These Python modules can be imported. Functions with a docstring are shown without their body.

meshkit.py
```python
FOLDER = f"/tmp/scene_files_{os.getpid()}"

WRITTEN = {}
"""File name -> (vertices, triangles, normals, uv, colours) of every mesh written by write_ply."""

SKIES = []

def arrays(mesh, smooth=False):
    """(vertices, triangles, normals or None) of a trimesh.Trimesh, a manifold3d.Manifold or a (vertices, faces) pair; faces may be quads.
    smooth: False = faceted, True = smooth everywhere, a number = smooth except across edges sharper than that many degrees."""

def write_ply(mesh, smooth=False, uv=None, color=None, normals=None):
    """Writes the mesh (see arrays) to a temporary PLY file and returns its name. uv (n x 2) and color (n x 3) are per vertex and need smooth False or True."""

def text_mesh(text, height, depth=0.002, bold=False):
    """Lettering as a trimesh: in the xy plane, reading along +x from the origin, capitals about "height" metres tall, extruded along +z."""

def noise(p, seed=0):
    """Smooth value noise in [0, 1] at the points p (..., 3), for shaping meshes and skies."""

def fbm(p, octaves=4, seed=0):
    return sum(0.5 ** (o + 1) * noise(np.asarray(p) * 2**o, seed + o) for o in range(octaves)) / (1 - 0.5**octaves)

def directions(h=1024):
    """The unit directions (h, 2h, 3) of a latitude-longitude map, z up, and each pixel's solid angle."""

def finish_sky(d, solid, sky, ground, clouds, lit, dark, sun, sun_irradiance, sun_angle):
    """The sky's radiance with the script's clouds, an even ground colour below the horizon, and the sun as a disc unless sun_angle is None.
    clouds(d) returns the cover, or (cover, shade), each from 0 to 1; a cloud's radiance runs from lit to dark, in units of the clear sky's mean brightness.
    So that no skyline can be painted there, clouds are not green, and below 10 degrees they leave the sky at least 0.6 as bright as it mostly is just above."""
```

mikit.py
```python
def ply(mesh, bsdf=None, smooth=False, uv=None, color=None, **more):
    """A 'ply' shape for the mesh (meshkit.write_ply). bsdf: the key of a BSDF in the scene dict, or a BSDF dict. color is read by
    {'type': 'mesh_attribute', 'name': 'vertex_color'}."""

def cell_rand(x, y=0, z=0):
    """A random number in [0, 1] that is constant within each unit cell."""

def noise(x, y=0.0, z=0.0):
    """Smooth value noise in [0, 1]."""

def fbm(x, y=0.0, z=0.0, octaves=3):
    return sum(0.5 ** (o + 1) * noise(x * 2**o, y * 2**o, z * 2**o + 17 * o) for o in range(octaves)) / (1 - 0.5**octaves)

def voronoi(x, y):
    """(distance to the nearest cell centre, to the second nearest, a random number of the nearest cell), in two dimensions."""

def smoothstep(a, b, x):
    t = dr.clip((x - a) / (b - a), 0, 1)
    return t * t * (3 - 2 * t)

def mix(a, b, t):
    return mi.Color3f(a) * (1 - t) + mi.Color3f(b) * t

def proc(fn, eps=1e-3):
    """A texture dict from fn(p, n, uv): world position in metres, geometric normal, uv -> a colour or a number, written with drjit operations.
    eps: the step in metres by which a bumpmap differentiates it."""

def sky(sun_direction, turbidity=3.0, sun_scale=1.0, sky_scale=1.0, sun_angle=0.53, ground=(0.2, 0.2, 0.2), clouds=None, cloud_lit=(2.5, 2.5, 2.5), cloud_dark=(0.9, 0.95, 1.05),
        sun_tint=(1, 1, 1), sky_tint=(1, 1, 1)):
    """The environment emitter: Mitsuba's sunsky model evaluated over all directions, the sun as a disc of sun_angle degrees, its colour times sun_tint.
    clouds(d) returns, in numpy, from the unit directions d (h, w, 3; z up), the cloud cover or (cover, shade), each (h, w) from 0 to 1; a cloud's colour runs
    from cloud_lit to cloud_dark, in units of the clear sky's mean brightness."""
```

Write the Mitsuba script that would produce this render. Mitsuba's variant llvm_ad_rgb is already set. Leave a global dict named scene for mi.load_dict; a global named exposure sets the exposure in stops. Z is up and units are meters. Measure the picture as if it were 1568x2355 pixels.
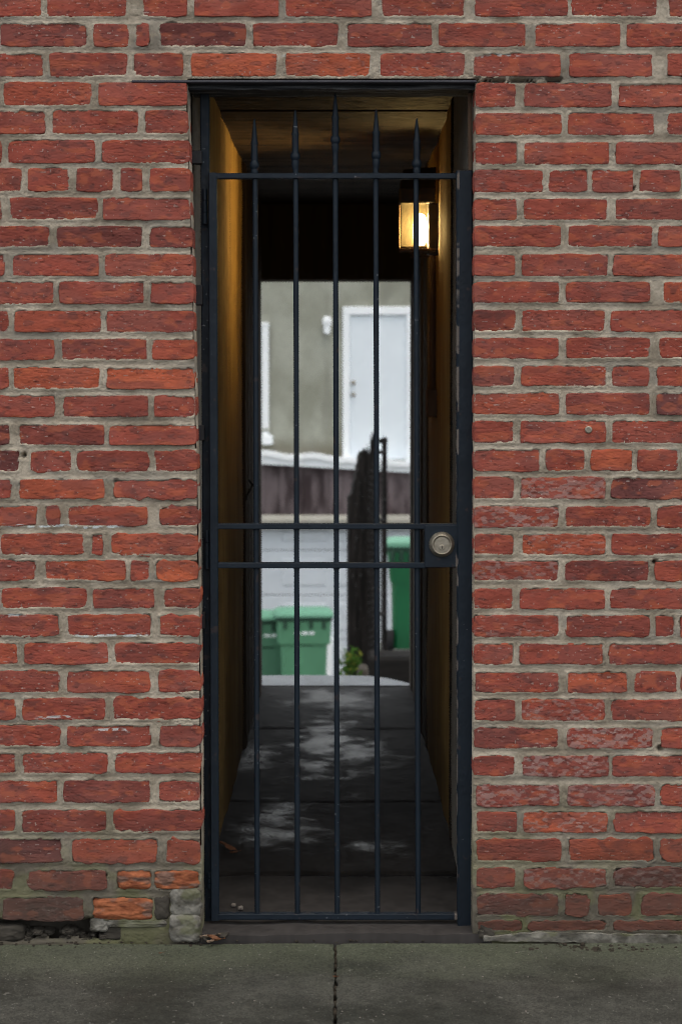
import math, random
import numpy as np, trimesh, drjit as dr, mitsuba as mi, mikit, meshkit
from mikit import noise, fbm, smoothstep, mix, proc, cell_rand
from shapely.geometry import Polygon, LineString
T = mi.ScalarTransform4f
scene, labels = {}, {}
random.seed(7)
rng = np.random.default_rng(7)

# ------------------------------------------------------------------ camera, sky, exposure
FPX, CU, CV = 4900.0, 784.0, 1177.5            # focal length and centre in units of a 1568 x 2355 picture
CAM = np.array([0.0, -5.0, 1.296])
PITCH = math.atan((CV - 909.0) / FPX)          # the eye level crosses the picture at row 909
FWD = np.array([0, math.cos(PITCH), -math.sin(PITCH)])
UP = np.array([0, math.sin(PITCH), math.cos(PITCH)])
scene['camera'] = {'type': 'thinlens', 'fov': math.degrees(2 * math.atan(CU / FPX)), 'fov_axis': 'x', 'near_clip': 0.1, 'far_clip': 500.0,
                   'aperture_radius': 0.0062, 'focus_distance': 5.02 * math.cos(PITCH),
                   'to_world': T().look_at(origin=CAM.tolist(), target=(CAM + FWD).tolist(), up=[0, 0, 1])}
scene['sky'] = mikit.sky([0.15, -0.35, 0.9], turbidity=3, sun_scale=0.12, sun_angle=40, ground=(0.1, 0.1, 0.1), clouds=lambda d: np.ones(d.shape[:2]),
                         cloud_lit=(2.42, 2.5, 2.6), cloud_dark=(0.9, 0.95, 1.05))
exposure = 2.5


# ------------------------------------------------------------------ measuring: where a picture direction meets a plane of the place
def ray(u, v):
    d = FWD + np.array([1.0, 0, 0]) * ((u - CU) / FPX) + UP * ((CV - v) / FPX)
    return d
def on(axis, u, v, c):
    d = ray(u, v)
    return CAM + d * ((c - CAM[axis]) / d[axis])
def PY(u, v, y=0.0): return on(1, u, v, y)
def PX(u, v, x): return on(0, u, v, x)
def PZ(u, v, z): return on(2, u, v, z)


# ------------------------------------------------------------------ building helpers
def numbered(key):
    if key not in scene and key not in labels: return key
    k = 1
    while f'{key}_{k:03d}' in scene or f'{key}_{k:03d}' in labels: k += 1
    return f'{key}_{k:03d}'
def add(key, mesh, bsdf, smooth=False, uv=None, **more):
    key = numbered(key)
    scene[key] = mikit.ply(mesh, bsdf, smooth=smooth, uv=uv, **more)
    return key
def tag(key, label=None, category=None, group=None, kind=None):
    d = labels.setdefault(key, {})
    for k, x in (('label', label), ('category', category), ('group', group), ('kind', kind)):
        if x: d[k] = x
    return key
def cat(ms): return trimesh.util.concatenate(ms)
def cbox(x0, x1, y0, y1, z0, z1, b=0.002):
    x0, x1 = sorted((x0, x1)); y0, y1 = sorted((y0, y1)); z0, z1 = sorted((z0, z1))
    b = min(b, (x1 - x0) / 2.2, (y1 - y0) / 2.2, (z1 - z0) / 2.2)
    p = []
    for sx in (0, 1):
        for sy in (0, 1):
            for sz in (0, 1):
                c = np.array([(x0, x1)[sx], (y0, y1)[sy], (z0, z1)[sz]])
                s = np.array([1 - 2 * sx, 1 - 2 * sy, 1 - 2 * sz]) * b
                for k in range(3):
                    q = c + s; q[k] = c[k]; p.append(q)
    return trimesh.convex.convex_hull(np.array(p))
def lathe(profile, n=24, at=(0, 0, 0), axis='z'):
    m = trimesh.creation.revolve(np.array(profile, float), sections=n)
    if axis == 'y': m.apply_transform(np.array([[1, 0, 0, 0], [0, 0, -1, 0], [0, 1, 0, 0], [0, 0, 0, 1.0]]))   # profile +z goes to -y
    m.apply_translation(at); m.fix_normals()
    return m
def rod(p0, p1, r, n=14):
    return trimesh.creation.cylinder(radius=r, segment=np.array([p0, p1], float), sections=n)
def grid_mesh(P):
    a, b = P.shape[:2]
    i, j = np.meshgrid(np.arange(a - 1), np.arange(b - 1), indexing='ij')
    k = i * b + j
    q = np.stack([k, k + b, k + b + 1, k + 1], -1).reshape(-1, 4)
    return P.reshape(-1, 3), np.vstack([q[:, [0, 1, 2]], q[:, [0, 2, 3]]])
def extrude_y(poly, y0, y1):
    """A polygon of (x, z) given depth from y0 to y1."""
    m = trimesh.creation.extrude_polygon(poly, y1 - y0, engine='earcut')
    m.vertices = np.stack([m.vertices[:, 0], m.vertices[:, 2] + y0, m.vertices[:, 1]], 1)
    m.fix_normals()
    return m
def lump(x0, x1, y0, y1, z0, z1, seed, rough=0.12, power=4.0, sub=3):
    m = trimesh.creation.icosphere(subdivisions=sub)
    v = np.array(m.vertices)
    v /= (np.abs(v) ** power).sum(1, keepdims=True) ** (1 / power)
    h = np.array([x1 - x0, y1 - y0, z1 - z0]) / 2
    n = meshkit.fbm(v * 2.3 + seed * 7.1, 4, seed) - 0.5
    v = v * (1 + rough * 2 * n[:, None])
    m.vertices = v * h + [(x0 + x1) / 2, (y0 + y1) / 2, (z0 + z1) / 2]
    return m
def turn(mesh, ang, c):
    m = mesh.copy(); R = trimesh.transformations.rotation_matrix(ang, [0, 0, 1], [c[0], c[1], 0]); m.apply_transform(R); return m


# ------------------------------------------------------------------ materials
def pr(name, color, rough=0.7, spec=0.5, metal=0.0, bump=None, scale=1.0, eps=1e-3, **k):
    c = proc(color) if callable(color) else {'type': 'rgb', 'value': list(color)}
    r = proc(rough) if callable(rough) else float(rough)
    b = {'type': 'principled', 'base_color': c, 'roughness': r, 'specular': spec, 'metallic': metal, **k}
    if bump is not None: b = {'type': 'bumpmap', 'arbitrary': proc(bump, eps), 'scale': scale, 'bsdf': b}
    scene[name] = {'type': 'twosided', 'bsdf': b}
    return name

BANDS = [(PY(150, 1211)[2], PY(0, 1211)[0], PY(292, 1211)[0], 0.9), (PY(250, 1461)[2], PY(165, 1461)[0], PY(350, 1461)[0], 0.8), (PY(150, 1651)[2], PY(75, 1651)[0], PY(175, 1651)[0], 0.7),
         (PY(250, 1678)[2], PY(205, 1678)[0], PY(310, 1678)[0], 0.8), (PY(40, 1417)[2], PY(0, 1417)[0], PY(65, 1417)[0], 0.8), (PY(700, 128)[2], PY(640, 128)[0], PY(700, 128)[0], 0.5), (PY(1190, 126)[2], PY(1090, 126)[0], PY(1200, 126)[0], 0.6)]
def old_paint(p):
    m = mi.Float(0)
    for z, x0, x1, a in BANDS:
        zz = p.z - float(z) - 0.006 * (noise(p.x * 40, 3.0) - 0.5)
        m = dr.maximum(m, a * smoothstep(0.0042, 0.0016, dr.abs(zz)) * smoothstep(0.0, 0.02, p.x - float(x0)) * smoothstep(0.0, 0.02, float(x1) - p.x))
    return m * smoothstep(0.42, 0.60, fbm(p.x * 90, p.z * 160, 4.0, 3))
def dirt_and_dark_low(p, hi=0.36):  # foot dirt, reaching higher to put the dark of the bottom corners into the colour
    return smoothstep(hi, 0.02, p.z + 0.16 * (fbm(p.x * 7, p.z * 9, 3.0) - 0.5))
def brick_color(p, n, uv):
    t, w = uv.x, uv.y
    c = mix((0.098, 0.034, 0.032), (0.272, 0.062, 0.042), smoothstep(0.0, 0.45, t))
    c = mix(c, (0.42, 0.098, 0.045), smoothstep(0.55, 1.0, t))
    m = fbm(p.x * 22, p.y * 22, p.z * 30, 4)
    c = c * (0.64 + 0.60 * m)
    f = fbm(p.x * 160 + 9, p.y * 90, p.z * 260, 3)
    c = c * (0.78 + 0.44 * f)
    big = smoothstep(0.46, 0.66, fbm(p.x * 13 + 41, p.y * 9, p.z * 22, 3))
    c = mix(c, (0.165, 0.056, 0.048), 0.50 * big)
    pink = smoothstep(0.50, 0.68, fbm(p.x * 11 + 71, p.y * 9, p.z * 17 + 5, 3))
    c = mix(c, (0.300, 0.098, 0.074), 0.32 * pink)
    spot = smoothstep(0.60, 0.74, fbm(p.x * 45 + 5, p.y * 20, p.z * 60, 3))
    c = mix(c, (0.085, 0.04, 0.038), 0.45 * spot)
    wr = dr.abs(noise(p.x * 26 + 2.5 * noise(p.x * 18, p.z * 40), p.y * 10, p.z * 170 + 5 * noise(p.x * 16, p.z * 22, 3.0)) - 0.5)
    c = c * (1 - 0.40 * smoothstep(0.060, 0.0, wr) * smoothstep(0.46, 0.62, fbm(p.x * 24 + 17, p.z * 48, 8.0, 3)))
    pit = smoothstep(0.78, 0.86, noise(p.x * 130 + 7, p.y * 130, p.z * 150))
    c = c * (1 - 0.30 * pit)
    org = smoothstep(0.56, 0.72, fbm(p.x * 30 + 31, p.y * 20, p.z * 45 + 7, 3))
    c = mix(c, (0.43, 0.11, 0.05), 0.38 * org)
    eff = smoothstep(0.62 - 0.22 * w, 0.80 - 0.18 * w, fbm(p.x * 95 + 3, p.y * 30, p.z * 120 + 11, 5)) * smoothstep(0.02, 0.5, w)
    c = mix(c, (0.33, 0.255, 0.235), (0.22 + 0.35 * fbm(p.x * 14, p.z * 20, 3.0, 2)) * eff)
    speck = smoothstep(0.83, 0.90, noise(p.x * 170, p.y * 100, p.z * 190))
    c = mix(c, (0.45, 0.40, 0.36), 0.35 * speck)
    d = dirt_and_dark_low(p)
    return mix(mix(c, (0.50, 0.53, 0.52), old_paint(p)), (0.050, 0.043, 0.033), 0.70 * d)
def brick_bump(p, n, uv):
    pit = smoothstep(0.78, 0.86, noise(p.x * 130 + 7, p.y * 130, p.z * 150))
    crease = fbm(p.x * 85 + 3 * fbm(p.x * 20, p.z * 30, 2.0), p.y * 20, p.z * 130 + 2.5 * noise(p.x * 30, p.z * 20), 4)
    fold = dr.abs(noise(p.x * 22 + 3, p.y * 9, p.z * 95 + 3 * noise(p.x * 14, p.z * 18)) - 0.5)
    return 0.0019 * crease - 0.0008 * pit + 0.0006 * smoothstep(0.0, 0.14, fold) + 0.0019 * fbm(p.x * 260, p.y * 260, p.z * 270, 2)
pr('m_brick', brick_color, 0.86, 0.25, bump=brick_bump, eps=8e-4)

def mortar_color(p, n, uv):
    m = fbm(p.x * 16, p.y * 16, p.z * 18, 4); f = fbm(p.x * 210, p.y * 210, p.z * 210, 3)
    c = mix((0.238, 0.201, 0.154), (0.395, 0.343, 0.272), smoothstep(0.3, 0.7, m)) * (0.72 + 0.56 * f)
    s = smoothstep(0.62, 0.75, fbm(p.x * 9 + 8, p.z * 30, 1.0, 3))
    c = mix(c, (0.20, 0.185, 0.16), 0.5 * s)
    c = mix(c, (0.55, 0.60, 0.60), old_paint(p))
    d = dirt_and_dark_low(p, 0.46)
    moss = smoothstep(0.42, 0.62, fbm(p.x * 12 + 4, p.z * 16, 5.0, 3))
    return mix(c, mix((0.070, 0.064, 0.050), (0.085, 0.090, 0.042), moss), 0.88 * d)
def mortar_bump(p, n, uv):
    return 0.0034 * fbm(p.x * 75, p.y * 75, p.z * 120, 3) + 0.0032 * fbm(p.x * 300, p.y * 300, p.z * 300, 3)
pr('m_mortar', mortar_color, 0.95, 0.15, bump=mortar_bump, eps=6e-4)

def stone_color(p, n, uv):
    m = fbm(p.x * 30, p.y * 30, p.z * 30, 4)
    c = mix((0.075, 0.07, 0.058), (0.22, 0.21, 0.185), smoothstep(0.3, 0.7, m)) * (0.75 + 0.5 * fbm(p.x * 180, p.y * 180, p.z * 180, 2))
    moss = smoothstep(0.5, 0.65, fbm(p.x * 22 + 3, p.y * 22, p.z * 25, 3))
    return mix(c, (0.10, 0.105, 0.05), 0.6 * moss)
pr('m_stone', stone_color, 0.92, 0.2, bump=lambda p, n, uv: 0.006 * fbm(p.x * 90, p.y * 90, p.z * 90, 4), eps=8e-4)
pr('m_rubble', lambda p, n, uv: mix((0.018, 0.016, 0.013), (0.075, 0.066, 0.055), fbm(p.x * 40, p.y * 40, p.z * 40, 3)), 0.9, 0.2)
def broken_color(p, n, uv):
    m = fbm(p.x * 35, p.y * 35, p.z * 50, 4)
    c = mix((0.20, 0.062, 0.030), (0.31, 0.105, 0.048), smoothstep(0.3, 0.7, m))
    k = smoothstep(0.55, 0.68, fbm(p.x * 24 + 6, p.y * 24, p.z * 40, 3))
    return mix(c, (0.13, 0.10, 0.085), 0.7 * k) * (0.7 + 0.6 * fbm(p.x * 150, p.y * 150, p.z * 150, 2))
pr('m_broken', broken_color, 0.9, 0.2, bump=lambda p, n, uv: 0.006 * fbm(p.x * 70, p.y * 70, p.z * 110, 4), eps=8e-4)

def pave_color(p, n, uv):
    m = fbm(p.x * 5, p.y * 5, 0.0, 4); f = fbm(p.x * 260, p.y * 200, 2.0, 3)
    c = mix((0.023, 0.024, 0.019), (0.049, 0.049, 0.041), smoothstep(0.25, 0.75, m)) * (0.45 + 1.1 * f) * (0.7 + 0.6 * fbm(p.x * 40, p.y * 40, 8.0, 3))
    moss = smoothstep(-0.42, -0.03, p.y + 0.3 * (fbm(p.x * 6, p.y * 10, 4.0, 3) - 0.5))
    c = mix(c, mi.Color3f(0.078, 0.088, 0.056) * (0.5 + f), 0.6 * moss)
    sp = smoothstep(0.90, 0.95, noise(p.x * 150, p.y * 110, 7.0))
    return mix(c, (0.22, 0.21, 0.19), 0.35 * sp)
pr('m_pavement', pave_color, lambda p, n, uv: 0.55 + 0.3 * fbm(p.x * 8, p.y * 8, 1.0, 2), 0.35,
   bump=lambda p, n, uv: 0.0030 * fbm(p.x * 160, p.y * 160, 1.0, 3) + 0.002 * fbm(p.x * 500, p.y * 500, 3.0, 2), eps=1e-3)
pr('m_soil', lambda p, n, uv: mix((0.016, 0.014, 0.011), (0.06, 0.05, 0.038), fbm(p.x * 90, p.y * 90, p.z * 90, 3)), 0.95, 0.1)

PUDDLES = [(PZ(u, v, 0.02)[:2], a, b) for u, v, a, b in ((640, 1925, 0.15, 0.22), (815, 1735, 0.17, 0.36), (575, 1740, 0.10, 0.30), (640, 1880, 0.10, 0.3), (880, 1950, 0.1, 0.12), (770, 1610, 0.2, 0.4), (760, 1720, 0.16, 0.7))]
def wet(p):
    e = mi.Float(0)
    for c, a, b in PUDDLES:
        e = dr.maximum(e, dr.exp(-dr.square((p.x - float(c[0])) / a) - dr.square((p.y - float(c[1])) / b)))
    return smoothstep(0.34, 1.30, e * 0.95 + 1.35 * (fbm(p.x * 15 + 2.3, p.y * 14 + 0.4, 3.0, 6) - 0.45))
def floor_color(p, n, uv):
    m = fbm(p.x * 6, p.y * 4, 9.0, 4)
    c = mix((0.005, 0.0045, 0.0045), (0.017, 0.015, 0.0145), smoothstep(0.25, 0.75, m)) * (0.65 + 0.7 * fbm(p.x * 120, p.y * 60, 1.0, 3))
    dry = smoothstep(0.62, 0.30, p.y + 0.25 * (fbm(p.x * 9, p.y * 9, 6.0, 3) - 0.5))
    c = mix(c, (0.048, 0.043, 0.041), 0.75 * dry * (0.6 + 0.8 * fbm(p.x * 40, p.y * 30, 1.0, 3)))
    return c * (1 - 0.35 * wet(p))
pr('m_floor', floor_color, lambda p, n, uv: 0.72 - 0.50 * wet(p), 0.24,
   bump=lambda p, n, uv: (0.0012 * fbm(p.x * 30, p.y * 40, 2.0, 3) + 0.0022 * fbm(p.x * 130, p.y * 230, 2.0, 3)), eps=1.5e-3)
def stoop_color(p, n, uv):
    return mix((0.19, 0.205, 0.215), (0.31, 0.33, 0.345), fbm(p.x * 9, p.y * 9, 2.0, 4)) * (0.75 + 0.5 * fbm(p.x * 90, p.y * 90, 5.0, 2))
pr('m_stoop', stoop_color, 0.55, 0.4)

def plaster_color(p, n, uv):
    m = fbm(p.y * 3.0, p.z * 0.8, p.x, 4); s = fbm(p.y * 22, p.z * 5, 4.0, 4)
    c = mix((0.205, 0.124, 0.038), (0.325, 0.210, 0.072), smoothstep(0.3, 0.7, m))
    c = c * (0.70 + 0.60 * s)
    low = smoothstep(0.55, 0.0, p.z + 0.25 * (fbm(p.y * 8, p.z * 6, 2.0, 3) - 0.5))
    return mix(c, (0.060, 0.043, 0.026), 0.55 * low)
pr('m_plaster', plaster_color, 0.75, 0.35, bump=lambda p, n, uv: 0.005 * fbm(p.x * 12, p.y * 14, p.z * 9, 4), eps=2e-3)
pr('m_stucco_grey', lambda p, n, uv: mix((0.12, 0.112, 0.098), (0.21, 0.20, 0.178), fbm(p.y * 14, p.z * 7, p.x * 14, 4)) * (0.8 + 0.4 * fbm(p.x * 150, p.y * 150, p.z * 150, 2)), 0.9, 0.2)
def oldwood(p, n, uv):
    g = fbm(p.x * 3.5, p.y * 55, p.z * 55, 4); b = fbm(p.x * 1.7 + 4, p.y * 9, p.z * 9, 3)
    c = mix((0.006, 0.0045, 0.0035), (0.064, 0.044, 0.027), smoothstep(0.28, 0.72, 0.6 * g + 0.4 * b)) * (0.45 + 1.1 * fbm(p.x * 26, p.y * 34, 7.0, 4))
    k = smoothstep(0.70, 0.80, fbm(p.x * 9 + 3, p.y * 16, 2.0, 3))
    return mix(c, (0.04, 0.03, 0.022), 0.7 * k)
pr('m_ceiling', oldwood, 0.7, 0.3, bump=lambda p, n, uv: 0.010 * fbm(p.x * 22, p.y * 60, p.z * 90, 4), eps=1e-3)
pr('m_darkwood', lambda p, n, uv: mix((0.018, 0.013, 0.009), (0.070, 0.048, 0.030), fbm(p.x * 40, p.y * 40, p.z * 3, 4)), 0.75, 0.25)
pr('m_header', lambda p, n, uv: mix((0.020, 0.022, 0.026), (0.11, 0.115, 0.12), smoothstep(0.4, 0.75, fbm(p.x * 9, p.y * 60, p.z * 170, 4))), 0.8, 0.25)
pr('m_linersteel', lambda p, n, uv: mix((0.012, 0.013, 0.022), (0.05, 0.048, 0.055), fbm(p.x * 60, p.y * 60, p.z * 200, 3)), 0.6, 0.4)

def paint_color(p, n, uv):
    c = mix((0.0016, 0.0056, 0.0112), (0.0042, 0.0115, 0.0215), fbm(p.x * 18, p.y * 18, p.z * 9, 3))
    r = smoothstep(0.70, 0.78, fbm(p.x * 60 + 3, p.y * 60, p.z * 42, 3))
    c = mix(c, (0.032, 0.022, 0.021), 0.7 * r)
    chip = smoothstep(0.91, 0.94, noise(p.x * 150, p.y * 150, p.z * 160)) * smoothstep(0.5, 0.6, fbm(p.x * 9, p.y * 9, p.z * 7))
    edge = smoothstep(0.0042, 0.0018, dr.abs(p.x - 0.2765)) * smoothstep(0.48, 0.60, fbm(p.y * 40, p.z * 34, 3.0, 3)) * smoothstep(0.115, 0.10, p.y)
    c = mix(c, (0.17, 0.14, 0.12), 0.75 * edge)
    return mix(c, (0.20, 0.21, 0.22), 0.6 * chip)
pr('m_gate', paint_color, lambda p, n, uv: 0.42 + 0.28 * fbm(p.x * 40, p.y * 40, p.z * 30, 2), 0.30,
   bump=lambda p, n, uv: 0.0006 * fbm(p.x * 130, p.y * 130, p.z * 90, 3), eps=6e-4)
pr('m_black', (0.010, 0.010, 0.012), 0.55, 0.4)
def lock_color(p, n, uv):
    return mix((0.20, 0.175, 0.135), (0.40, 0.36, 0.29), fbm(p.x * 120, p.y * 120, p.z * 160, 3))
pr('m_lock', lock_color, lambda p, n, uv: 0.36 + 0.2 * fbm(p.x * 150, p.y * 150, p.z * 150, 2), 0.5, metal=0.85)
pr('m_lock_dark', (0.03, 0.027, 0.022), 0.5, 0.5, metal=0.6)
pr('m_rusty', lambda p, n, uv: mix((0.05, 0.032, 0.022), (0.15, 0.09, 0.055), fbm(p.x * 60, p.y * 60, p.z * 16, 4)), 0.75, 0.3)

# beyond the passage
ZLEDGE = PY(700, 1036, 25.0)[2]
def stucco_color(p, n, uv):
    m = fbm(p.x * 2.2, 3.0, p.z * 1.6, 4); f = fbm(p.x * 45, 1.0, p.z * 40, 3)
    c = mix((0.235, 0.24, 0.195), (0.325, 0.335, 0.285), smoothstep(0.3, 0.7, m)) * (0.85 + 0.3 * f)
    st = smoothstep(0.22, 0.0, p.z - ZLEDGE + 0.16 * (fbm(p.x * 3, 1.0, 2.0, 3) - 0.5))  # dark brown shading above the ledge, painted into the wall colour
    dr_ = smoothstep(0.56, 0.7, fbm(p.x * 5 + 3, 1.0, p.z * 0.5, 3))
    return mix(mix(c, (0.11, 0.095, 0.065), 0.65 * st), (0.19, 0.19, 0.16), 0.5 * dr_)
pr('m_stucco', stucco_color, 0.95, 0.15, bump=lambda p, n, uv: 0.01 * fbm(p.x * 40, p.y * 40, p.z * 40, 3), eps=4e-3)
pr('m_white', lambda p, n, uv: mix((0.74, 0.78, 0.81), (0.83, 0.86, 0.88), fbm(p.x * 3, p.y * 3, p.z * 2, 3)), 0.45, 0.4)
pr('m_white_door', lambda p, n, uv: mix((0.64, 0.70, 0.75), (0.70, 0.76, 0.80), fbm(p.x * 2, p.y * 2, p.z * 2, 3)), 0.4, 0.45)
pr('m_garage', lambda p, n, uv: mix((0.46, 0.50, 0.54), (0.53, 0.575, 0.615), fbm(p.x * 2.5, p.y * 3, p.z * 4, 3)), 0.5, 0.4)
pr('m_trim', lambda p, n, uv: mix((0.42, 0.40, 0.34), (0.52, 0.50, 0.44), fbm(p.x * 6, p.y * 6, p.z * 20, 3)), 0.7, 0.3)
def brown_color(p, n, uv):
    m = fbm(p.x * 11, 2.0, p.z * 2.2, 4); o = cell_rand(dr.floor(uv.x * 50), 3.0)
    c = mix((0.048, 0.034, 0.036), (0.155, 0.125, 0.13), smoothstep(0.28, 0.72, m))
    return c * (0.8 + 0.4 * o)
pr('m_brown', brown_color, 0.85, 0.2)
pr('m_bin_pale', lambda p, n, uv: mix((0.068, 0.200, 0.112), (0.092, 0.258, 0.150), fbm(p.x * 4, p.y * 4, p.z * 3, 3)), 0.5, 0.4)
pr('m_bin_dull', lambda p, n, uv: mix((0.055, 0.155, 0.095), (0.075, 0.195, 0.125), fbm(p.x * 4, p.y * 4, p.z * 3, 3)), 0.5, 0.4)
pr('m_bin_lid', lambda p, n, uv: mix((0.11, 0.28, 0.19), (0.14, 0.34, 0.235), fbm(p.x * 4, p.y * 4, p.z * 3, 3)), 0.4, 0.5)
pr('m_bin_bright', lambda p, n, uv: mix((0.003, 0.085, 0.030), (0.006, 0.12, 0.045), fbm(p.x * 4, p.y * 4, p.z * 3, 3)), 0.35, 0.5)
pr('m_bin_dark', (0.012, 0.04, 0.025), 0.6, 0.3)
pr('m_rubber', (0.012, 0.012, 0.013), 0.8, 0.2)
def fence_color(p, n, uv):
    m = fbm(p.x * 60, p.y * 60, p.z * 5, 4)
    c = mix((0.003, 0.0027, 0.0025), (0.016, 0.0135, 0.0125), smoothstep(0.25, 0.8, m))
    l = smoothstep(0.68, 0.8, fbm(p.x * 40, p.y * 30, p.z * 30, 3))
    return mix(c, (0.12, 0.13, 0.135), 0.3 * l)
pr('m_fence', fence_color, 0.85, 0.2)
pr('m_timber', lambda p, n, uv: mix((0.006, 0.006, 0.006), (0.022, 0.020, 0.019), fbm(p.x * 8, p.y * 8, p.z * 40, 4)), 0.85, 0.15)
pr('m_slabtop', lambda p, n, uv: mix((0.10, 0.105, 0.09), (0.18, 0.185, 0.16), fbm(p.x * 10, p.y * 10, p.z * 20, 3)), 0.85, 0.2)
pr('m_yard', lambda p, n, uv: mix((0.14, 0.14, 0.135), (0.24, 0.24, 0.23), fbm(p.x * 2, p.y * 2, 0.0, 4)), 0.8, 0.3)
pr('m_road', lambda p, n, uv: (0.04 + 0.03 * fbm(p.x * 40, p.y * 40, 0.0, 3)) * mi.Color3f(1, 1, 1.02), 0.8, 0.3)
def leaf_bsdf(name, c):
    scene[name] = {'type': 'principledthin', 'base_color': {'type': 'rgb', 'value': c}, 'roughness': 0.6, 'diff_trans': 0.7}
leaf_bsdf('m_leaf', [0.05, 0.11, 0.022]); leaf_bsdf('m_leaf_yellow', [0.15, 0.17, 0.035])
pr('m_dead_leaf', lambda p, n, uv: mix((0.085, 0.035, 0.018), (0.20, 0.095, 0.05), fbm(p.x * 80, p.y * 80, p.z * 80, 3)), 0.85, 0.2)
pr('m_dead_pale', lambda p, n, uv: mix((0.12, 0.085, 0.06), (0.27, 0.20, 0.15), fbm(p.x * 80, p.y * 80, p.z * 80, 3)), 0.85, 0.2)
pr('m_pebble', (0.20, 0.175, 0.155), 0.85, 0.2)
pr('m_lampmetal', (0.010, 0.009, 0.008), 0.5, 0.4)
scene['m_lampglass'] = {'type': 'mask', 'opacity': 0.15, 'bsdf': {'type': 'twosided', 'bsdf': {'type': 'principled', 'base_color': {'type': 'rgb', 'value': [0.72, 0.60, 0.38]}, 'roughness': 0.4}}}
scene['m_frosted'] = {'type': 'mask', 'opacity': 0.78, 'bsdf': {'type': 'principledthin', 'base_color': {'type': 'rgb', 'value': [0.042, 0.037, 0.026]}, 'roughness': 0.6, 'diff_trans': 0.9}}

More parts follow.
